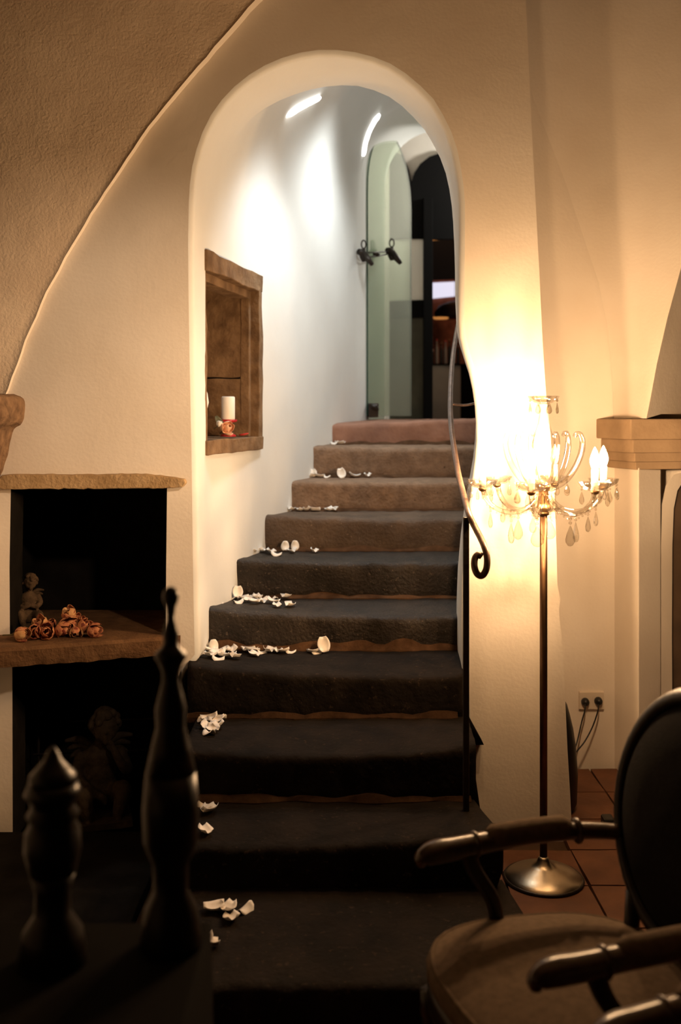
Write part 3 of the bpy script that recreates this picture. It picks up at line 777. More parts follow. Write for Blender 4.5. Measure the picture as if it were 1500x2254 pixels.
# ------------------------------------------------------------------ rose petals on the steps
def loose_petal(L, W, c1, c2):
    V, Fc = [], []; nu, nv = 6, 6
    for j in range(nv+1):
        v = j/nv; wd = W*math.sin(pi*(.10+.80*v))**.6
        for i in range(nu+1):
            u = 2*i/nu-1
            V.append(Vector((u*wd, L*(v-.5)-.10*L*abs(u)*0, c1*(u*u)+c2*(2*v-1)**2+.10*c1*math.sin(7*u+5*v))))
    n = len(V); m_ = nu+1; V += [p+Vector((0, 0, .0012)) for p in V]
    for j in range(nv):
        for i in range(nu):
            a = j*m_+i; Fc.append([a, a+m_, a+m_+1, a+1]); Fc.append([n+a, n+a+1, n+a+m_+1, n+a+m_])
    rim = list(range(m_))+[j*m_+nu for j in range(1, nv+1)]+[nv*m_+i for i in range(nu-1, -1, -1)]+[j*m_ for j in range(nv-1, 0, -1)]
    for i in range(len(rim)):
        a, b = rim[i], rim[(i+1) % len(rim)]; Fc.append([a, b, n+b, n+a])
    return V, Fc
PM = [mesh_data('rose_petal', *loose_petal(*q), PETAL, True) for q in ((.052,.022,.010,.006),(.046,.021,.013,.003),(.056,.024,.008,.012),(.044,.019,-.009,.010))]
PET = {
 7: [(470,1428,1),(482,1433),(500,1436),(512,1438),(455,1447),(466,1446),(478,1452),(491,1447),(462,1459),(480,1462),(490,1457),(505,1458),(519,1460),(540,1443),(550,1441),(560,1444),(558,1451),(576,1441),(591,1443),(612,1441),(625,1446),(640,1442),(690,1443),(698,1440),(712,1434,1)],
 6: [(522,1304,1),(475,1324),(485,1319),(495,1326),(505,1323),(515,1326),(480,1337),(537,1314),(551,1317),(565,1316),(581,1315),(568,1324),(607,1319),(629,1320),(525,1335),(545,1332),(560,1337),(575,1335),(600,1336),(610,1343),(638,1342)],
 5: [(532,1226),(545,1222),(555,1224),(570,1219),(585,1221),(597,1224),(609,1228),(628,1210,1),(649,1208,1),(645,1222),(692,1221)],
 4: [(587,1129),(601,1129),(615,1128),(640,1124),(660,1123),(675,1125),(695,1124),(725,1124),(737,1124)],
 3: [(690,1030,1),(685,1050),(702,1052),(720,1053),(752,1047,1),(781,1053),(810,1053)],
 2: [(737,979),(749,980)],
 8: [(455,1585),(470,1589),(485,1594),(445,1599),(462,1601),(478,1605),(455,1613),(468,1621),(480,1614),(460,1629)],
 9: [(448,1772),(458,1796),(452,1836),(463,1797)],
 10: [(472,2008),(503,2010),(511,2030),(541,2007),(450,2085),(459,2090)]}
ORD = {10:'lowest', 9:'second lowest', 8:'third lowest', 7:'fourth lowest', 6:'fifth lowest', 5:'sixth lowest', 4:'seventh lowest', 3:'third highest', 2:'second highest'}
rnd = random.Random(11)
UPL = {(470,1428):'white petal standing up in the left heap of the fourth lowest step', (712,1434):'single round white petal leaning on the riser, right of the other petals',
       (522,1304):'white petal standing up against the wall on the fifth lowest step', (628,1210):'left of the two round petals leaning on a riser at mid stairs', (649,1208):'right of the two round petals leaning on a riser at mid stairs',
       (690,1030):'white petal standing by the left wall near the top steps', (752,1047):'lone petal standing up near the top of the stairs'}
CAMP = Vector((0, 0, H))
for k, lst in PET.items():
    for q in lst:
        px, py = q[0], q[1]; up = len(q) > 2
        # place on the tread: row of the petal's foot gives the distance along the tread
        zt_ = Z(ys[k][1], Dk[k])
        D = (H-zt_)*F/((py+(10 if up else 0))-CY) if (py+10*up) > CY+5 else Dk[k]+.2
        D = min(max(D, Dk[k]+.03), (Dk[k-1] if k > 1 else 9)-.05)
        x = X(px, D)
        hit = STEPS.ray_cast(Vector((x, D, zt_+.12)), Vector((0, 0, -1)))
        z = hit[0].z if hit[0] else zt_
        sc_ = rnd.uniform(.95, 1.25)*(1.0 if k >= 7 else .95)
        o = link('rose_petal', rnd.choice(PM))
        o.scale = (sc_, sc_, sc_)
        if up:
            o.rotation_euler = (radians(68), rnd.uniform(-.4, .4), rnd.uniform(-.3, .3)); o.location = (x, min(D+.01, (Dk[k-1] if k > 1 else 9)-.035), z+.026*sc_)
            lab = UPL[(px, py)]
        else:
            o.rotation_euler = (rnd.uniform(-.22, .22), rnd.uniform(-.22, .22), rnd.uniform(0, 6.28)); o.location = (x, D, z+rnd.uniform(.004, .010))
            sub = ''
            if k == 7: sub = 'in the heap at the left end of' if px < 530 else 'in the middle row on' if px < 660 else 'lying right of the others on'
            elif k == 6: sub = 'in the heap by the wall on' if px < 530 else 'in the loose trail to the right on'
            elif k == 5: sub = 'in the row by the wall on' if px < 620 else 'apart from the wall on'
            elif k == 3: sub = 'by the wall on' if px < 730 else 'in the middle of'
            else: sub = 'scattered on'
            lab = 'white petal %s the %s step' % (sub, ORD[k])
        tag(o, lab, 'petal', None if up else 'rose petals on the %s step' % ORD[k])

# ------------------------------------------------------------------ chandelier floor lamp
LX, LY = .727, 3.555
lamp = empty('chandelier_floor_lamp', (LX, LY, 0), 'lit crystal chandelier floor lamp with candle bulbs on a slim metal pole', 'floor lamp')
def lz(py): return H-(py-CY)*LY/F
L0 = dict(parent=lamp, local=True)
bs = mk('base', lathe([(.001,0),(.138,0),(.140,.004),(.136,.010),(.122,.020),(.09,.034),(.05,.048),(.026,.060),(.020,.075),(.0145,.082)], 48), BASEM, smooth=True, **L0)
rim = mk('base_rim', lathe([(.136,.0),(.1425,.001),(.1435,.006),(.139,.011),(.135,.010),(.136,.0)], 48), IRON, bs, smooth=True, local=True)
mk('pole', lathe([(.0136,.07),(.0136,1.325)], 20), mat('bronze_pole', (.16,.09,.05), (.22,.13,.075), 14, .36, metal=.9), smooth=True, **L0)
col = mk('brass_collar', lathe([(.0135,1.300),(.020,1.304),(.020,1.312),(.016,1.316),(.026,1.322),(.0275,1.330),(.0235,1.336),(.021,1.350),(.017,1.385),(.0185,1.396),(.021,1.400),(.021,1.410),(.012,1.412)], 24), BRASS, smooth=True, **L0)
flute = lambda n, a0=.06: (lambda a: a0*cos(n*a))
mk('hub_dish', lathe([(.012,1.312),(.05,1.318),(.062,1.330),(.060,1.333),(.048,1.322),(.012,1.318)], 36, wob=flute(9)), CRYST, smooth=True, **L0)
mk('glass_column', lathe([(.018,1.410),(.030,1.425),(.036,1.45),(.034,1.475),(.040,1.50),(.042,1.53),(.040,1.565),(.032,1.595),(.022,1.625),(.016,1.66),(.0155,1.685),(.022,1.695),(.014,1.702),(.018,1.715)], 30, wob=flute(10, .035)), CRYST, smooth=True, **L0)
crown = mk('crown_dish', lathe([(.012,1.700),(.030,1.704),(.048,1.716),(.054,1.728),(.051,1.729),(.030,1.709),(.012,1.706)], 40, wob=flute(8, .07)), CRYST, smooth=True, **L0)
def drop_vf(L, W, c=(0, 0, 0), flat=.5, n=10):
    """faceted teardrop hanging from c"""
    prof = [(0, 0), (.10, .08), (.22, .22), (.40, .45), (.50, .66), (.46, .82), (.28, .95), (0, 1)]
    V, Fc = [], []
    for r, t in prof:
        for i in range(n):
            a = 2*pi*i/n; V.append(Vector((c[0]+r*W*cos(a)*flat, c[1]+r*W*sin(a), c[2]-L*t)))
    for k in range(len(prof)-1):
        for i in range(n):
            j = (i+1) % n; Fc.append([k*n+i, k*n+j, (k+1)*n+j, (k+1)*n+i])
    return V, Fc
for i in range(8):
    a = 2*pi*i/8+.2
    o = mk('drop', join(ball((.051, 0, 1.712), .005, 6, 5), drop_vf(.042, .021, (.051, 0, 1.706))), CRYSTD, crown, local=True); o.rotation_euler = (0, 0, a)
# one arm with its dish, candle, bulb and drops; then copies
ap = smooth_path([(.018,0,1.375),(.035,0,1.352),(.065,0,1.328),(.10,0,1.316),(.14,0,1.316),(.18,0,1.332),(.208,0,1.360),(.222,0,1.392)], 5)
arm_me = mesh_data('arm', *tube(ap, .0085, 12, wob=flute(6, .14)), CRYST, True)
cup_me = mesh_data('cup', *lathe([(.004,1.388),(.012,1.392),(.016,1.399),(.012,1.404)], 14, (.225, 0)), BRASS, True)
dish_me = mesh_data('drip_dish', *lathe([(.010,1.402),(.028,1.404),(.042,1.412),(.051,1.425),(.0535,1.432),(.050,1.430),(.040,1.417),(.026,1.409),(.010,1.407)], 40, (.225, 0), wob=flute(10, .06)), CRYST, True)
slv_me = mesh_data('candle_sleeve', *lathe([(.0125,1.403),(.0125,1.474),(.009,1.476)], 16, (.225, 0)), SLEEVE, True)
blb_me = mesh_data('bulb', *lathe([(.009,1.476),(.0125,1.484),(.0165,1.497),(.0165,1.508),(.013,1.522),(.008,1.535),(.004,1.545),(.0005,1.551)], 14, (.225, 0)), BULB, True)
dead_me = blb_me.copy(); dead_me.name = 'bulb'; dead_me.materials.clear(); dead_me.materials.append(OPALB)
big_me = mesh_data('drop', *join(ball((.12, 0, 1.298), .006, 8, 6), ball((.12, 0, 1.284), .006, 8, 6), drop_vf(.075, .046, (.12, 0, 1.277), .45, 12)), CRYSTD, False)
sm_me = [mesh_data('drop', *join(ball((.225+.052*cos(t), .052*sin(t), 1.418), .004, 6, 5), ball((.225+.052*cos(t), .052*sin(t), 1.408), .004, 6, 5), drop_vf(ln, .022, (.225+.052*cos(t), .052*sin(t), 1.402), .6, 8)), CRYSTD, False) for t, ln in ((-1.9, .045), (-.95, .040), (0, .050), (.95, .040), (1.9, .045))]
low_me = mesh_data('drop', *join(ball((.196, 0, 1.33), .005, 6, 5), ball((.196, 0, 1.32), .005, 6, 5), drop_vf(.055, .026, (.196, 0, 1.314), .55, 10)), CRYSTD, False)
bead = [ball(p-Vector((0, 0, .013+.004*sin(i*.9))), .0042, 6, 5) for i, p in enumerate(ap) if i % 2 == 0 and i > 8]
bead_me = mesh_data('bead_strand', *join(*bead), CRYSTD, True)
horn_p = smooth_path([(.020,0,1.395),(.045,0,1.405),(.080,0,1.430),(.112,0,1.475),(.132,0,1.525),(.137,0,1.565),(.129,0,1.592),(.115,0,1.594),(.110,0,1.583)], 5)
horn_me = mesh_data('crystal_horn', *tube(horn_p, [r[0] for r in resample([(.0095,0.),(.011,1.),(.0105,2.),(.009,3.),(.007,4.)], len(horn_p))], 12, wob=flute(6, .12)), CRYST, True)
for i in range(6):
    a = 2*pi*i/6+radians(8)
    o = link('arm', arm_me, lamp, True); o.rotation_euler = (0, 0, a)
    dark = i in (1, 2)          # the two candles nearest the wall are not burning
    for me in [cup_me, dish_me, slv_me, dead_me if dark else blb_me, big_me, low_me]+sm_me: link(me.name.split('.')[0], me, o, True)
    bo = link('bead_strand', bead_me, o, True); bo['kind'] = 'stuff'
    h = link('crystal_horn', horn_me, lamp, True); h.rotation_euler = (0, 0, a+radians(30))

# ------------------------------------------------------------------ socket, plugs, cables, floor vase in the recess
zy = 4.66
sk = empty('wall_socket', P(1300, 1540, DR-.005), 'double wall socket with both outlets in use low on the recess wall', 'socket')
p0, p1 = P(1274, 1560, DR), P(1329, 1521, DR)
mk('socket_plate', box(p0.x, p1.x, DR-.016, DR+.004, p0.z, p1.z), SOCKET, sk, bevel=.004)
for i, (px, py) in enumerate(((1289, 1545), (1318, 1543))):
    c_ = P(px, py, DR-.02)
    lab = ('left' if i == 0 else 'right')+' black plug with its cable in the double wall socket'
    pl = empty('power_plug', c_, lab, 'plug')
    mk('plug_body', xf(lathe([(.001,0),(.017,0),(.019,.008),(.018,.022),(.012,.034),(.001,.038)], 18), Matrix.Translation(c_+Vector((0, .012, 0))) @ Matrix.Rotation(pi/2, 4, 'X')), PLASTIC, pl, smooth=True)
    if i == 0: cpts = [(1289,1550,4.64),(1288,1565,4.63),(1281,1590,4.62),(1273,1625,4.60),(1262,1660,4.56),(1240,1700,4.5)]
    else: cpts = [(1318,1550,4.64),(1317,1565,4.63),(1305,1600,4.62),(1288,1632,4.60),(1272,1652,4.57),(1240,1690,4.5)]
    mk('cable', tube(smooth_path([P(*q) for q in cpts], 5), .0035, 6), PLASTIC, pl, smooth=True)
vx = X(1196, 4.22)
fv = empty('floor_vase', (vx, 4.22, 0), 'black rounded floor vase half hidden behind the white pier', 'vase')
vr = [(1810,66),(1760,73),(1700,75),(1640,71),(1600,65),(1570,58),(1548,52),(1535,44),(1528,40)]
mk('vase_body', lathe([(.001,.0)]+[(X(750+r, 4.22), max(Z(py, 4.22), .0) if i else .0) for i, (py, r) in enumerate(vr)]+[(.066,.455),(.02,.44)], 32, (vx, 4.22)), PLASTIC, fv, smooth=True)
mk('vase_rim', lathe([(.070,.470),(.076,.474),(.074,.484),(.066,.482),(.066,.472),(.070,.470)], 32, (vx, 4.22)), PLASTIC, fv, smooth=True)
fc = empty('floor_cable', P(1336, 1815, 3.98), 'black cable with inline switch lying on the tiles beside the pier', 'cable')
zf_ = .006
def FP(px, py, dz=.006): 
    D = (H-dz)*F/(py-CY); return Vector((X(px, D), D, dz))
mk('cord', tube(smooth_path([FP(1262,1815), FP(1285,1826), FP(1310,1833), FP(1330,1828)], 5), .004, 6), PLASTIC, fc, smooth=True)
b_ = FP(1340, 1822, .0)
mk('switch_body', rough_box(b_.x-.025, b_.x+.02, b_.y-.03, b_.y+.03, .001, .045, (2,2,2), .004, 1), PLASTIC, fc, bevel=.008)

# ------------------------------------------------------------------ oval-back armchairs
def armchair(label, loc, rz, group):
    ch = empty('oval_back_armchair', loc, label, 'chair', group, rz)
    K = dict(parent=ch, local=True)
    def outline(s=1.0):
        pts = []
        for i in range(40):
            a = 2*pi*i/40; ca, sa = cos(a), sin(a)
            r = 1/((abs(ca)**2.8+abs(sa)**2.8)**(1/2.8))
            x = r*ca*.285*s; y = r*sa*(.285+.03*ca)*s
            pts.append((x-.005, y))
        return pts
    def slabo(levels):
        V, Fc = [], []
        for s, z in levels:
            V += [Vector((x, y, z)) for x, y in outline(s)]
        for k in range(len(levels)-1):
            for i in range(40):
                j = (i+1) % 40; Fc.append([k*40+i, k*40+j, (k+1)*40+j, (k+1)*40+i])
        Fc.append(list(range(40))); Fc.append([(len(levels)-1)*40+i for i in range(40)])
        return V, Fc
    mk('seat_frame', slabo([(.96,.335),(.99,.34),(1.0,.36),(.985,.375),(1.0,.385),(.985,.400)]), WOOD, smooth=True, **K)
    seat = mk('seat', slabo([(.97,.398),(1.0,.41),(1.005,.428),(.985,.444),(.94,.452),(.90,.456),(.72,.470),(.45,.480),(.2,.484)]), FABRIC, smooth=True, **K)
    pip = [Vector((x, y, .447)) for x, y in outline(.962)]; mk('piping', tube(pip+pip[:1], .0055, 8, cap=False), FABRIC, seat, smooth=True, local=True)
    # legs: fluted taper with block at the top
    for sx, sy in ((1,1),(1,-1),(-1,1),(-1,-1)):
        x, y = sx*.225-.005, sy*.235
        mk('leg', lathe([(.001,0),(.011,.002),(.013,.012),(.010,.03),(.0145,.06),(.022,.26),(.019,.275),(.026,.285),(.026,.335)], 16, (x, y), wob=flute(8, .06)), WOOD, smooth=True, **K)
    # oval back, leaning
    T = Matrix.Translation((-.262, 0, .445)) @ Matrix.Rotation(radians(-10), 4, 'Y')
    def oval(s, x, n=48): return [T @ Vector((x, .262*s*cos(2*pi*i/n), .30+.275*s*sin(2*pi*i/n))) for i in range(n)]
    o1 = oval(1, 0); mk('back_frame', tube(o1+o1[:2], .021, 12, cap=False, wob=flute(3, .12)), WOOD, smooth=True, **K)
    V, Fc = [], []
    lv = [(.05,-.032),(.55,-.028),(.85,-.018),(.94,-.004),(.94,.008),(.85,.026),(.55,.040),(.05,.044)]
    for s, x in lv: V += oval(s, x)
    for k in range(len(lv)-1):
        for i in range(48):
            j = (i+1) % 48; Fc.append([k*48+i, k*48+j, (k+1)*48+j, (k+1)*48+i])
    Fc += [list(range(48)), [(len(lv)-1)*48+i for i in range(48)]]
    mk('backrest', (V, Fc), FABRICD, smooth=True, **K)
    for sy in (-1, 1): mk('back_support', tube([(-.235, sy*.13, .38), (-.26, sy*.15, .45), (-.275, sy*.165, .52)], .019, 10), WOOD, smooth=True, **K)
    for sy in (-1, 1):
        pa = smooth_path([(-.285, sy*.235, .632), (-.20, sy*.262, .636), (-.08, sy*.272, .640), (.06, sy*.270, .640), (.14, sy*.268, .637), (.185, sy*.266, .637), (.212, sy*.264, .634), (.232, sy*.264, .624), (.226, sy*.264, .610)], 6)
        n = len(pa)
        rad = [r[0] for r in resample([(.018,0.),(.020,1.),(.022,2.),(.024,3.),(.026,4.),(.027,5.),(.025,6.),(.018,7.),(.008,8.)], n)]
        ar = mk('arm', tube(pa, rad, 14, wob=flute(7, .05)), GILT, smooth=True, **K)
        pad = [p+Vector((0, 0, .010)) for p in pa[8:19]]
        mk('arm_pad', tube(pad, [.018]+[.029]*9+[.018], 14), FABRIC, ar, smooth=True, local=True)
        for q in (pa[7], pa[20]):
            mk('carved_collar', xf(ball((0, 0, 0), .031, 12, 8, (.35, 1, 1)), Matrix.Translation(q)), GILT, ar, smooth=True, local=True)
        sp = smooth_path([(.115, sy*.266, .640), (.095, sy*.270, .58), (.045, sy*.275, .50), (.03, sy*.278, .43), (.045, sy*.276, .37)], 5)
        mk('arm_support', tube(sp, [r[0] for r in resample([(.022,0.),(.018,1.),(.018,2.),(.024,3.)], len(sp))], 12), WOOD, smooth=True, **K)
    return ch
rz1 = radians(198.5)
armchair('dark wooden armchair with oval back and taupe seat in front of the chandelier lamp', (.492, 2.130, 0), rz1, 'oval back armchairs')
armchair('nearest armchair, only its carved arm showing at the bottom right corner', (.730, 1.462, 0), rz1+radians(2), 'oval back armchairs')

# ------------------------------------------------------------------ dark table with turned candlesticks
tb = empty('side_table', (-.72, 1.35, 0), 'table under a black cloth in the dark lower left foreground', 'table')
mk('table_top', box(-1.25, -.24, .95, 1.775, .715, .742), WOOD, tb, bevel=.006)
for x, y in ((-1.2,1.0),(-.29,1.0),(-1.2,1.72),(-.29,1.72)): mk('leg', lathe([(.016,0),(.02,.1),(.026,.60),(.03,.715)], 12, (x, y)), WOOD, tb, smooth=True)
cv, cf = [], []
xs = [-1.262,-1.255,-1.1,-.9,-.7,-.5,-.35,-.238,-.232]; yy = [.94,.945,1.1,1.3,1.5,1.7,1.778,1.784]
for j, y in enumerate(yy):
    for i, x in enumerate(xs):
        edge = i in (0, len(xs)-1) or j in (0, len(yy)-1)
        cv.append(Vector((x, y, .746 if not edge else .742)))
nxx = len(xs)
for j in range(len(yy)-1):
    for i in range(nxx-1): cf.append([j*nxx+i, j*nxx+i+1, (j+1)*nxx+i+1, (j+1)*nxx+i])
loop = [i for i in range(nxx)]+[j*nxx+nxx-1 for j in range(1, len(yy))]+[(len(yy)-1)*nxx+i for i in range(nxx-2, -1, -1)]+[j*nxx for j in range(len(yy)-2, 0, -1)]
b2 = len(cv)
cmid = Vector((-.75, 1.36, 0))
for q in loop:
    p = cv[q]; d = (p-cmid); d.z = 0; d.normalize(); cv.append(Vector((p.x, p.y, .40))+d*.008)
for i in range(len(loop)): cf.append([loop[i], loop[(i+1) % len(loop)], b2+(i+1) % len(loop), b2+i])
tc_ = mk('tablecloth', (cv, cf), CLOTH); tag(tc_, 'plain black cloth hanging over the foreground table', 'tablecloth')
def candlestick(px, D, prof, label):
    x = X(px, D); zb = .748
    e = empty('turned_candlestick', (x, D, zb), label, 'candlestick', 'turned candlesticks on the dark table')
    pr = sorted([(max(Z(py, D), zb), r*D/F) for py, r in prof])
    pr = [(r, z) for z, r in pr]; pr[0] = (pr[0][0], zb)
    cut = max(2, len(pr)//4)
    mk('foot', lathe(pr[:cut+1], 28, (x, D)), WOOD, e, smooth=True)
    mk('shaft', lathe(pr[cut:-6], 28, (x, D)), WOOD, e, smooth=True)
    mk('finial', lathe(pr[-7:], 28, (x, D)), WOOD, e, smooth=True)
candlestick(376, 1.70, [(1290,.5),(1294,10),(1302,16),(1313,18.5),(1324,16),(1336,11),(1352,9),(1366,9),(1382,14),(1398,18),(1412,16),(1424,20),(1436,34),(1446,35),(1462,26),(1480,19),(1500,19),(1530,27),(1560,34),(1600,32),(1640,42),(1700,55),(1780,62),(1850,60),(1900,40),(1960,38),(2000,58),(2060,68),(2080,68)], 'tall dark turned candlestick with a ball finial in the blurred foreground')
candlestick(116, 1.65, [(1640,.5),(1648,8),(1658,14),(1672,20),(1690,36),(1705,50),(1722,52),(1745,62),(1760,50),(1775,46),(1792,57),(1808,48),(1830,60),(1870,62),(1920,50),(1960,38),(2010,40),(2050,66),(2110,76)], 'shorter dark turned candlestick left of the tall one')

# ------------------------------------------------------------------ landing: glass door, far wall, bar
def ray(px, py):
    d = (P(px, py, 5.0)-CAMP).normalized(); h = PASS_BVH.ray_cast(CAMP+d*4.35, d)
    return h
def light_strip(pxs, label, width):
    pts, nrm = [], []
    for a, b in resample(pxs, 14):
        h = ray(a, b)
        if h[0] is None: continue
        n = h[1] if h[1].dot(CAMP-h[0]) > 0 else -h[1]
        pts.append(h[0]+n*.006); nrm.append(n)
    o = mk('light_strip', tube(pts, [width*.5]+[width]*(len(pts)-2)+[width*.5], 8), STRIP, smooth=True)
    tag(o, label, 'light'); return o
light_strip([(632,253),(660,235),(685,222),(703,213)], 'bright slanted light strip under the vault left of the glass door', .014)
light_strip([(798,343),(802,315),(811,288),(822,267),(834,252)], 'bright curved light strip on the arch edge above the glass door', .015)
lf = mk('floor_landing', ([(-.4,7.0,1.635),(3.5,7.0,1.635),(3.5,11.5,1.635),(-.4,11.5,1.635)], [[0,1,2,3]]), GREYW); tag(lf, kind='structure')
gd0 = Vector((X(809, 6.78), 6.78)); gd1 = Vector((X(905, 7.55), 7.55))
gdir = (gd1-gd0); gW = gdir.length; gdir.normalize()
gd = empty('glass_door', (gd0.x, gd0.y, 1.66), 'open frameless glass door with arched top at the head of the stairs', 'door')
gz0, gtop = 1.665, Z(293, 7.15)
gr_ = gW/2; gsp = gtop-gr_*1.15
outl = [(0, gz0)]+[(gr_-gr_*cos(pi*i/20), gsp+gr_*1.15*sin(pi*i/20)) for i in range(21)]+[(gW, gz0)]
gn = Vector((gdir.y, -gdir.x))
def GP(s, t, z): q_ = gd0+gdir*s+gn*t; return Vector((q_.x, q_.y, z))
n = len(outl)
gV = [GP(s, -.005, z) for s, z in outl]+[GP(s, .005, z) for s, z in outl]
mk('glass_pane', (gV, [list(range(n)), list(range(2*n-1, n-1, -1))]), GLASSD, gd)
mk('glass_edge', (gV, [[i, (i+1) % n, n+(i+1) % n, n+i] for i in range(n)]), GEDGE, gd)
# iron clamp hinge pair with rings
hg = gd
def clamp(px, py, D):
    c_ = P(px, py, D); k = D/F
    def q(dx, dy, dd=0): return c_+Vector((dx*k, dd, -dy*k))
    b_ = mk('latch_clamp', join(tube([q(-8,4,-.03), q(-2,4,0), q(4,6,.03)], [7*k,8.5*k,6*k], 10), tube([q(-2,2,-.01), q(2,14,-.01), q(4,24,-.01)], [8*k,9*k,6*k], 10), tube([q(2,8,-.02), q(13,22,-.03), q(21,33,-.035)], [8*k,7*k,4.5*k], 10), tube([q(1,-4), q(2,2)], 5*k, 8)), IRON, hg, smooth=True)
    ring = [q(2+5*cos(t), -14+9*sin(t)) for t in [2*pi*i/16 for i in range(17)]]
    mk('ring', tube(ring, 1.8*k, 6, cap=False), IRON, b_, smooth=True)
clamp(799, 552, 6.58); clamp(861, 549, 6.98)
for dy in (0, 9): mk('rod', tube([P(801, 557+dy, 6.58), P(830, 555+dy*1.05, 6.8), P(858, 553+dy*.6, 6.98)], .0055, 6), IRON, hg, smooth=True)
mk('knuckle', ball(P(829, 560, 6.8), .022, 10, 8, (1.2, .8, .7)), IRON, hg, smooth=True)
bc = mk('bottom_clamp', join(rough_box(X(811,6.8), X(833,6.8), 6.74, 6.86, 1.655, Z(888,6.8), (2,2,2), .004, 3), tube([P(818,893,6.72), P(826,896,6.72), P(833,904,6.72)], [.02,.024,.012], 8)), IRON, gd, bevel=.006)

DF = 8.4
we = mk('wall_end', prism([(X(740,DF),1.63),(X(932,DF),1.63),(X(932,DF),Z(420,DF)),(X(1060,DF),Z(420,DF)),(X(1060,DF),1.63),(3.2,1.63),(3.2,5.2),(X(740,DF),5.2)], DF, DF+.12), GREYW); tag(we, kind='structure')
ce = mk('ceiling_landing', ([(-.3,7.40,4.25),(3.2,7.40,4.25),(3.2,8.45,4.25),(-.3,8.45,4.25)], [[0,1,2,3]]), GREYW); tag(ce, kind='structure')
wln = mk('wall_landing_left', ([(.30,7.42,1.6),(.42,8.42,1.6),(.42,8.42,4.3),(.30,7.42,4.3)], [[0,1,2,3]]), GREYW); tag(wln, kind='structure')
pan = [(806,527),(806,405),(818,365),(838,342),(862,333),(886,343),(901,375),(906,402),(912,382),(925,362),(945,346),(975,336),(1010,334),(1060,350),(1075,420),(1075,527)]  # left lobe is the dark opening's reflection in the door glass, added as shape
dk = mk('arched_panel', prism([(X(a, DF-.03), Z(b, DF-.03)) for a, b in pan], DF-.05, DF-.005), BLACK); tag(dk, 'black arched panel above the far doorway, its left lobe standing for a reflection', 'panel')
wp = mk('white_wall_panel', prism([(X(a, DF-.03), Z(b, DF-.03)) for a, b in ((800,664),(933,660),(933,524),(800,533))], DF-.035, DF-.004), mat('white_board', (.72,.70,.64), rough=.6)); tag(wp, 'white band of wall panelling behind the glass door', 'panel')
da = empty('dado_panel', (X(860, DF), DF-.03, 1.64), 'dark olive dado panelling behind the glass door', 'panelling')
mk('dado_board', prism([(X(a, DF-.03), max(Z(b, DF-.03), 1.64)) for a, b in ((800,925),(933,925),(933,700),(800,704))], DF-.035, DF-.004), OLIVE, da)
mk('dado_rail', prism([(X(a, DF-.03), Z(b, DF-.03)) for a, b in ((800,704),(933,700),(933,661),(800,666))], DF-.05, DF-.004), BLACK, da)
jb = mk('door_1', box(X(931,DF), X(951,DF), DF-.09, DF+.16, 1.64, Z(440,DF)), BLACK, bevel=.004); tag(jb, kind='structure')
# bar room
wb = mk('wall_bar', box(.5, 3.2, 10.6, 10.7, 1.6, 4.6), NAVY); tag(wb, kind='structure')
DB = 9.9
cbx = mk('ceiling_bar', box(.5, 3.2, 8.52, 10.7, 4.46, 4.55), NAVY); tag(cbx, kind='structure')
br = mk('brick_arch_wall', prism([(X(930,10.3),1.65),(X(1080,10.3),1.65),(X(1080,10.3),Z(612,10.3)),(X(930,10.3),Z(618,10.3))], 10.3, 10.45), BRICKM); tag(br, 'reddish brick wall behind the bar bottles', 'wall')
lp = mk('lit_panel', prism([(X(a, DB), Z(b, DB)) for a, b in ((948,648),(1070,636),(1070,606),(948,612))], 10.262, 10.302), PANEL); tag(lp, 'white lit panel glowing in the dark bar', 'light')
am = mk('amber_shelf', prism([(X(a, DB+.2), Z(b, DB+.2)) for a, b in ((948,512),(1070,498),(1070,484),(948,497))], DB+.2, 10.61), AMBER); tag(am, 'amber glowing shelf edge high in the bar', 'shelf')
ds = empty('pendant_shade', (X(980,DB), DB, Z(700,DB)), 'dark domed pendant shade with orange glow beneath', 'lamp')
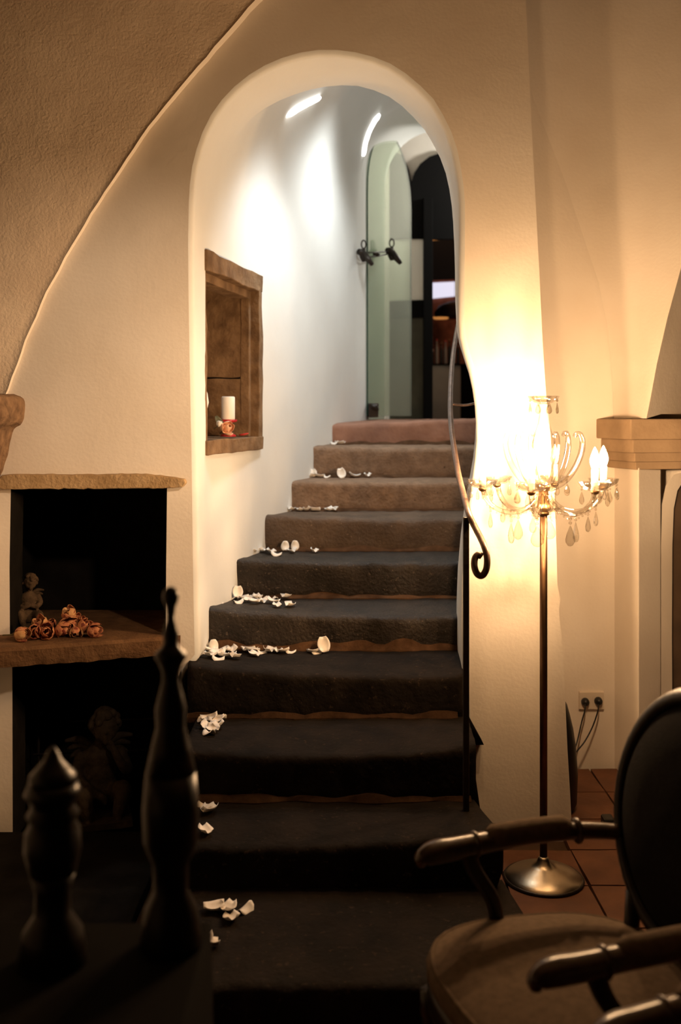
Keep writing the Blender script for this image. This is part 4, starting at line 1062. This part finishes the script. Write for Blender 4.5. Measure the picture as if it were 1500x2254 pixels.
cx_ = X(1002, DB)
mk('shade', lathe([(.21,Z(699,DB)),(.205,Z(687,DB)),(.16,Z(673,DB)),(.07,Z(665,DB)),(.01,Z(662,DB))], 24, (cx_, DB)), LAMPSH, ds, smooth=True)
mk('glow_disc', lathe([(.001,Z(700,DB)),(.07,Z(702,DB)),(.08,Z(698,DB)),(.001,Z(694,DB))], 18, (cx_-.14, DB)), AMBER, ds, smooth=True)
mk('cord', tube([(cx_, DB, Z(662,DB)), (cx_, DB, 4.465)], .003, 6), PLASTIC, ds)
zcn = Z(802, DB)
bcb = empty('bar_counter', (X(990,DB), DB, 1.64), 'pale grey counter cabinet standing in the dark bar', 'cabinet')
mk('cabinet_body', box(X(944,DB), X(1012,DB), DB-.1, DB+.25, 1.636, zcn-.012), STEELG, bcb, bevel=.01)
mk('counter_top', box(X(940,DB), X(1075,DB), DB-.12, DB+.26, zcn-.014, zcn), BLACK, bcb, bevel=.004)
mk('side_unit', box(X(1013,DB), X(1075,DB), DB-.08, DB+.25, 1.636, zcn-.014), BLACK, bcb)
BT = [(952,.20,0,'dark wine bottle at the left end of the bar row'),(962,.25,1,'tall pale bottle second in the bar row'),(972,.22,0,'dark bottle third in the bar row'),(981,.24,1,'pale bottle in the middle of the bar row'),(990,.25,0,'dark bottle fifth in the bar row'),(999,.21,1,'pale bottle near the handrail in the bar row'),(1009,.23,0,'last dark bottle of the bar row')]
for px, hh, ty, lab in BT:
    x = X(px, DB-.02); e = empty('bottle', (x, DB-.02, zcn), lab, 'bottle', 'bottles on the bar counter')
    mk('bottle_body', lathe([(.001,zcn),(.017,zcn),(.018,zcn+.01),(.018,zcn+hh*.58),(.014,zcn+hh*.68),(.007,zcn+hh*.76),(.0065,zcn+hh*.96)], 14, (x, DB-.02)), (BOTTLE, BOTTLEP)[ty], e, smooth=True)
    mk('cap', lathe([(.0078,zcn+hh*.93),(.0078,zcn+hh),(.001,zcn+hh)], 10, (x, DB-.02)), (BRASS, REDP)[ty], e, smooth=True)
